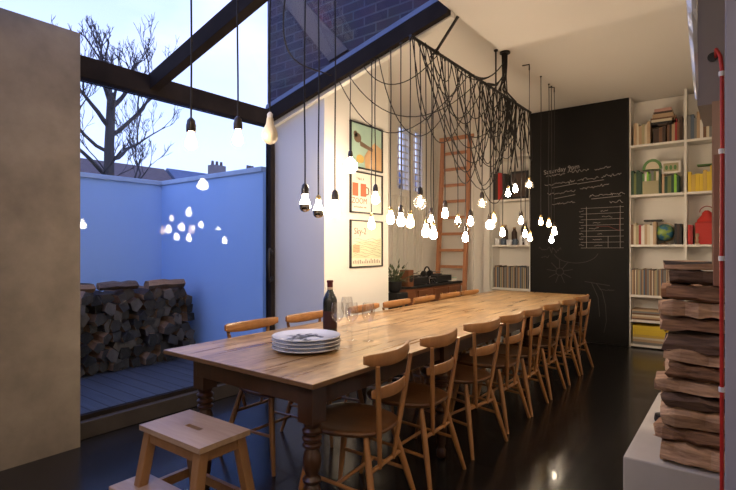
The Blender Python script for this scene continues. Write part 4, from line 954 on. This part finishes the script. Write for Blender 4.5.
for i, (h, mi, _) in enumerate(lay):
    h *= .86
    L_ = .37 + R5.uniform(-.05, .05)
    o = log_proto('firewood_log', names[i], 'split firewood logs stacked on the concrete bench', 9, L_, .18, h, 80 + i * 3, [mats3[mi], 'bark', mats3[(mi + 1) % 3]], 2, .013, 9, .55)
    o.location = (-.245 + L_ / 2 + R5.uniform(-.02, .03), 2.215 + R5.uniform(-.015, .015), z); o.rotation_euler = (0, R5.uniform(-.055, .055), R5.uniform(-.12, .12)); z += h * .985
o = log_proto('firewood_log', 'flat light plank-like log lying on top of the indoor stack', 'split firewood logs stacked on the concrete bench', 6, .36, .16, .034, 140, ['log_split_pale', 'bark', 'log_split'], 1)
o.location = (-.05, 2.22, z + .003)
z = .451
for i in range(9):
    h = .074; L_ = .42
    o = log_proto('firewood_log', 'rear row log seen behind the indoor stack, ' + ('first', 'second', 'third', 'fourth', 'fifth', 'sixth', 'seventh', 'eighth', 'ninth')[i] + ' from the bench up', 'rear row of firewood logs', 6, L_, .19, h, 160 + i, [mats3[i % 4], 'bark', mats3[(i + 1) % 3]], 2)
    o.location = (-.235 + L_ / 2 + R5.uniform(-.03, .03), 2.44, z); z += h * .985
tag(MB().lathe([(.03, 0), (.034, .01), (.03, .035)], (-.285, 2.62, .4505), 14).build('door_stop', 'black', smooth=True), 'small black round object on the bench left of the logs', 'object')
tag(box('brown_board', 'terracotta_board', -.0735, .06, 2.055, 2.075, 1.125, 1.575, bevel=.002), 'flat terracotta brown board standing above the logs beside the red hose', 'board')
tag(box('pine_board', 'pine_board', -.078, .06, 2.085, 2.105, 1.20, 1.765), 'paler wooden board behind the brown one under the bulkhead', 'board')
hs = thing('red_hose', 'red hose running down from a hole in the grey bulkhead', 'hose', (-.0485, 2.03, 0))
pts = [(-.018, .088, 1.93), (-.016, .03, 1.935), (-.004, .0, 1.90), (0, 0, 1.86), (.001, 0, 1.6), (-.001, 0, 1.2), (0, 0, .8), (0, 0, .4), (0, 0, .02)]
MB().tube(pts, .0062, 10).build('hose', 'red_hose', hs, smooth=True)
for zc in (1.84, 1.58, 1.22, .78, .33):
    MB().lathe([(.0095, -.008), (.0095, .008)], (0, 0, zc), 10).box(-.003, .02, -.004, .02, zc - .006, zc + .006).build('clip', 'white_plastic', hs)
hh = thing('cable_hole', 'dark round grommet in the grey bulkhead where the hose enters', 'grommet', (-.0765, 2.119, 1.93)); MB().tube([(0, 0, 0), (0, -.004, 0)], .016, 14).build('grommet_ring', 'black', hh)
# crumpled foil strip hanging at the bulkhead's edge
mb = MB(); rf = random.Random(2); rs2 = []
for k in range(30):
    u = k / 29; z = 2.895 - 1.12 * u; w_ = .05 * (1 - u) ** .7 + .008; cx = -.150 + .030 * u ** 2
    rs2.append([(cx - w_ / 2, 2.06 + rf.uniform(-.006, .006), z), (cx, 2.05 + rf.uniform(-.008, .008), z), (cx + w_ / 2, 2.06 + rf.uniform(-.006, .006), z), (cx, 2.075, z)])
mb.rings(rs2); tag(mb.build('foil_strip', 'foil'), 'crumpled silver foil strip hanging from the ceiling edge', 'foil strip')

# ------------------------------------------------------------------ light
mat('fill_glow', (.9, .85, .8), .4, emit=(1.0, .80, .58), estr=42)  # glow of unseen globes added as fill to brighten the room
for x, y, z, lb in ((.95, -.5, 2.25, 'added fill globe out of view, over the kitchen right of the camera'), (-.6, -1.2, 2.25, 'added fill globe out of view, furthest behind the camera'), (.95, 2.95, 2.5, 'added fill globe out of view, beyond the hearth bench')):
    t = thing('fill_globe', lb, 'lamp', (x, y, z), 0, 'fill globes added out of view in the kitchen')
    MB().lathe([((.14 if y > 0 else .10) * math.sin(PI * k / 12), -(.14 if y > 0 else .10) * math.cos(PI * k / 12)) for k in range(13)], (0, 0, 0), 20).build('fill_sphere', 'fill_glow', t, smooth=True)
    MB().tube([(0, 0, .095), (0, 0, 2.9 - z)], .004, 6).build('flex', 'flex', t)
def area(name, loc, size, power, col, rot=(0, 0, 0), sy=None):
    l = bpy.data.lights.new(name, 'AREA'); l.energy = power; l.color = col; l.size = size
    if sy: l.shape = 'RECTANGLE'; l.size_y = sy
    o = bpy.data.objects.new(name, l); C.objects.link(o); o.location = loc; o.rotation_euler = rot; return o
def downlight(x, y, z, p, label):  # spot added out of view to lift the room's brightness
    t = thing('fill_spot', label, 'fill light', (x, y, z), 0, 'fill spots added out of view in the ceiling')
    MB().lathe([(.05, -.006), (.055, 0)], (0, 0, 0), 20).build('bezel', 'chrome', t)
    l = bpy.data.lights.new('spot', 'SPOT'); l.energy = p; l.color = (1, .80, .58); l.spot_size = 2.4; l.spot_blend = .6; l.shadow_soft_size = .05
    o = bpy.data.objects.new('spot', l); C.objects.link(o); o.parent = t; o.location = (0, 0, -.02)
for x, y, p in ((-1.1, .3, 22), (-.4, -1.2, 30), (1.2, .8, 30), (.9, 5.2, 16), (.3, 4.9, 10)):
    downlight(x, y, 2.9 if y < 3.9 else 3.13, p, 'added fill spot out of view in the kitchen ceiling')

w = bpy.data.worlds.new('sky'); SC.world = w; w.use_nodes = True; nt = w.node_tree; N = nt.nodes.new; LK = nt.links.new
bg = nt.nodes['Background']; tc = N('ShaderNodeTexCoord'); sp = N('ShaderNodeSeparateXYZ'); LK(tc.outputs['Generated'], sp.inputs[0])
rp = N('ShaderNodeValToRGB'); LK(sp.outputs['Z'], rp.inputs['Fac']); e = rp.color_ramp.elements
e[0].position = 0.0; e[0].color = (.70, .84, 1.45, 1); e[1].position = .85; e[1].color = (.26, .42, 1.25, 1)
k = e.new(.18); k.color = (.74, .88, 1.40, 1); k = e.new(.5); k.color = (.42, .58, 1.25, 1)
nz = N('ShaderNodeTexNoise'); nz.inputs['Scale'].default_value = 3.0; nz.inputs['Detail'].default_value = 5; mp = N('ShaderNodeMapping'); mp.inputs['Scale'].default_value = (1, 1, 2.5)
LK(tc.outputs['Generated'], mp.inputs[0]); LK(mp.outputs[0], nz.inputs['Vector'])
cr = N('ShaderNodeValToRGB'); cr.color_ramp.elements[0].position = .45; cr.color_ramp.elements[1].position = .68; LK(nz.outputs['Fac'], cr.inputs['Fac'])
mx = N('ShaderNodeMix'); mx.data_type = 'RGBA'; LK(cr.outputs['Color'], mx.inputs['Factor']); LK(rp.outputs['Color'], mx.inputs[6]); mx.inputs[7].default_value = (.72, .85, 1.40, 1)
LK(mx.outputs[2], bg.inputs['Color']); bg.inputs['Strength'].default_value = 1.2

# ------------------------------------------------------------------ camera
cam = bpy.data.cameras.new('camera'); co = bpy.data.objects.new('camera', cam); C.objects.link(co); SC.camera = co
cam.sensor_width = 36; cam.lens = 36 * 490 / 736; cam.shift_y = 1.5 / 736; cam.clip_start = .05; cam.clip_end = 300
co.location = (0, 0, 1.26); co.rotation_euler = (PI / 2, 0, math.radians(37.2))
SC.view_settings.view_transform = 'Standard'; SC.view_settings.look = 'None'; SC.view_settings.gamma = 1; SC.view_settings.exposure = .35
SC.view_settings.use_curve_mapping = False
SC.cycles.use_denoising = True; SC.cycles.max_bounces = 8; SC.cycles.transparent_max_bounces = 16
SC.cycles.sample_clamp_indirect = 6; SC.cycles.caustics_reflective = False; SC.cycles.caustics_refractive = False
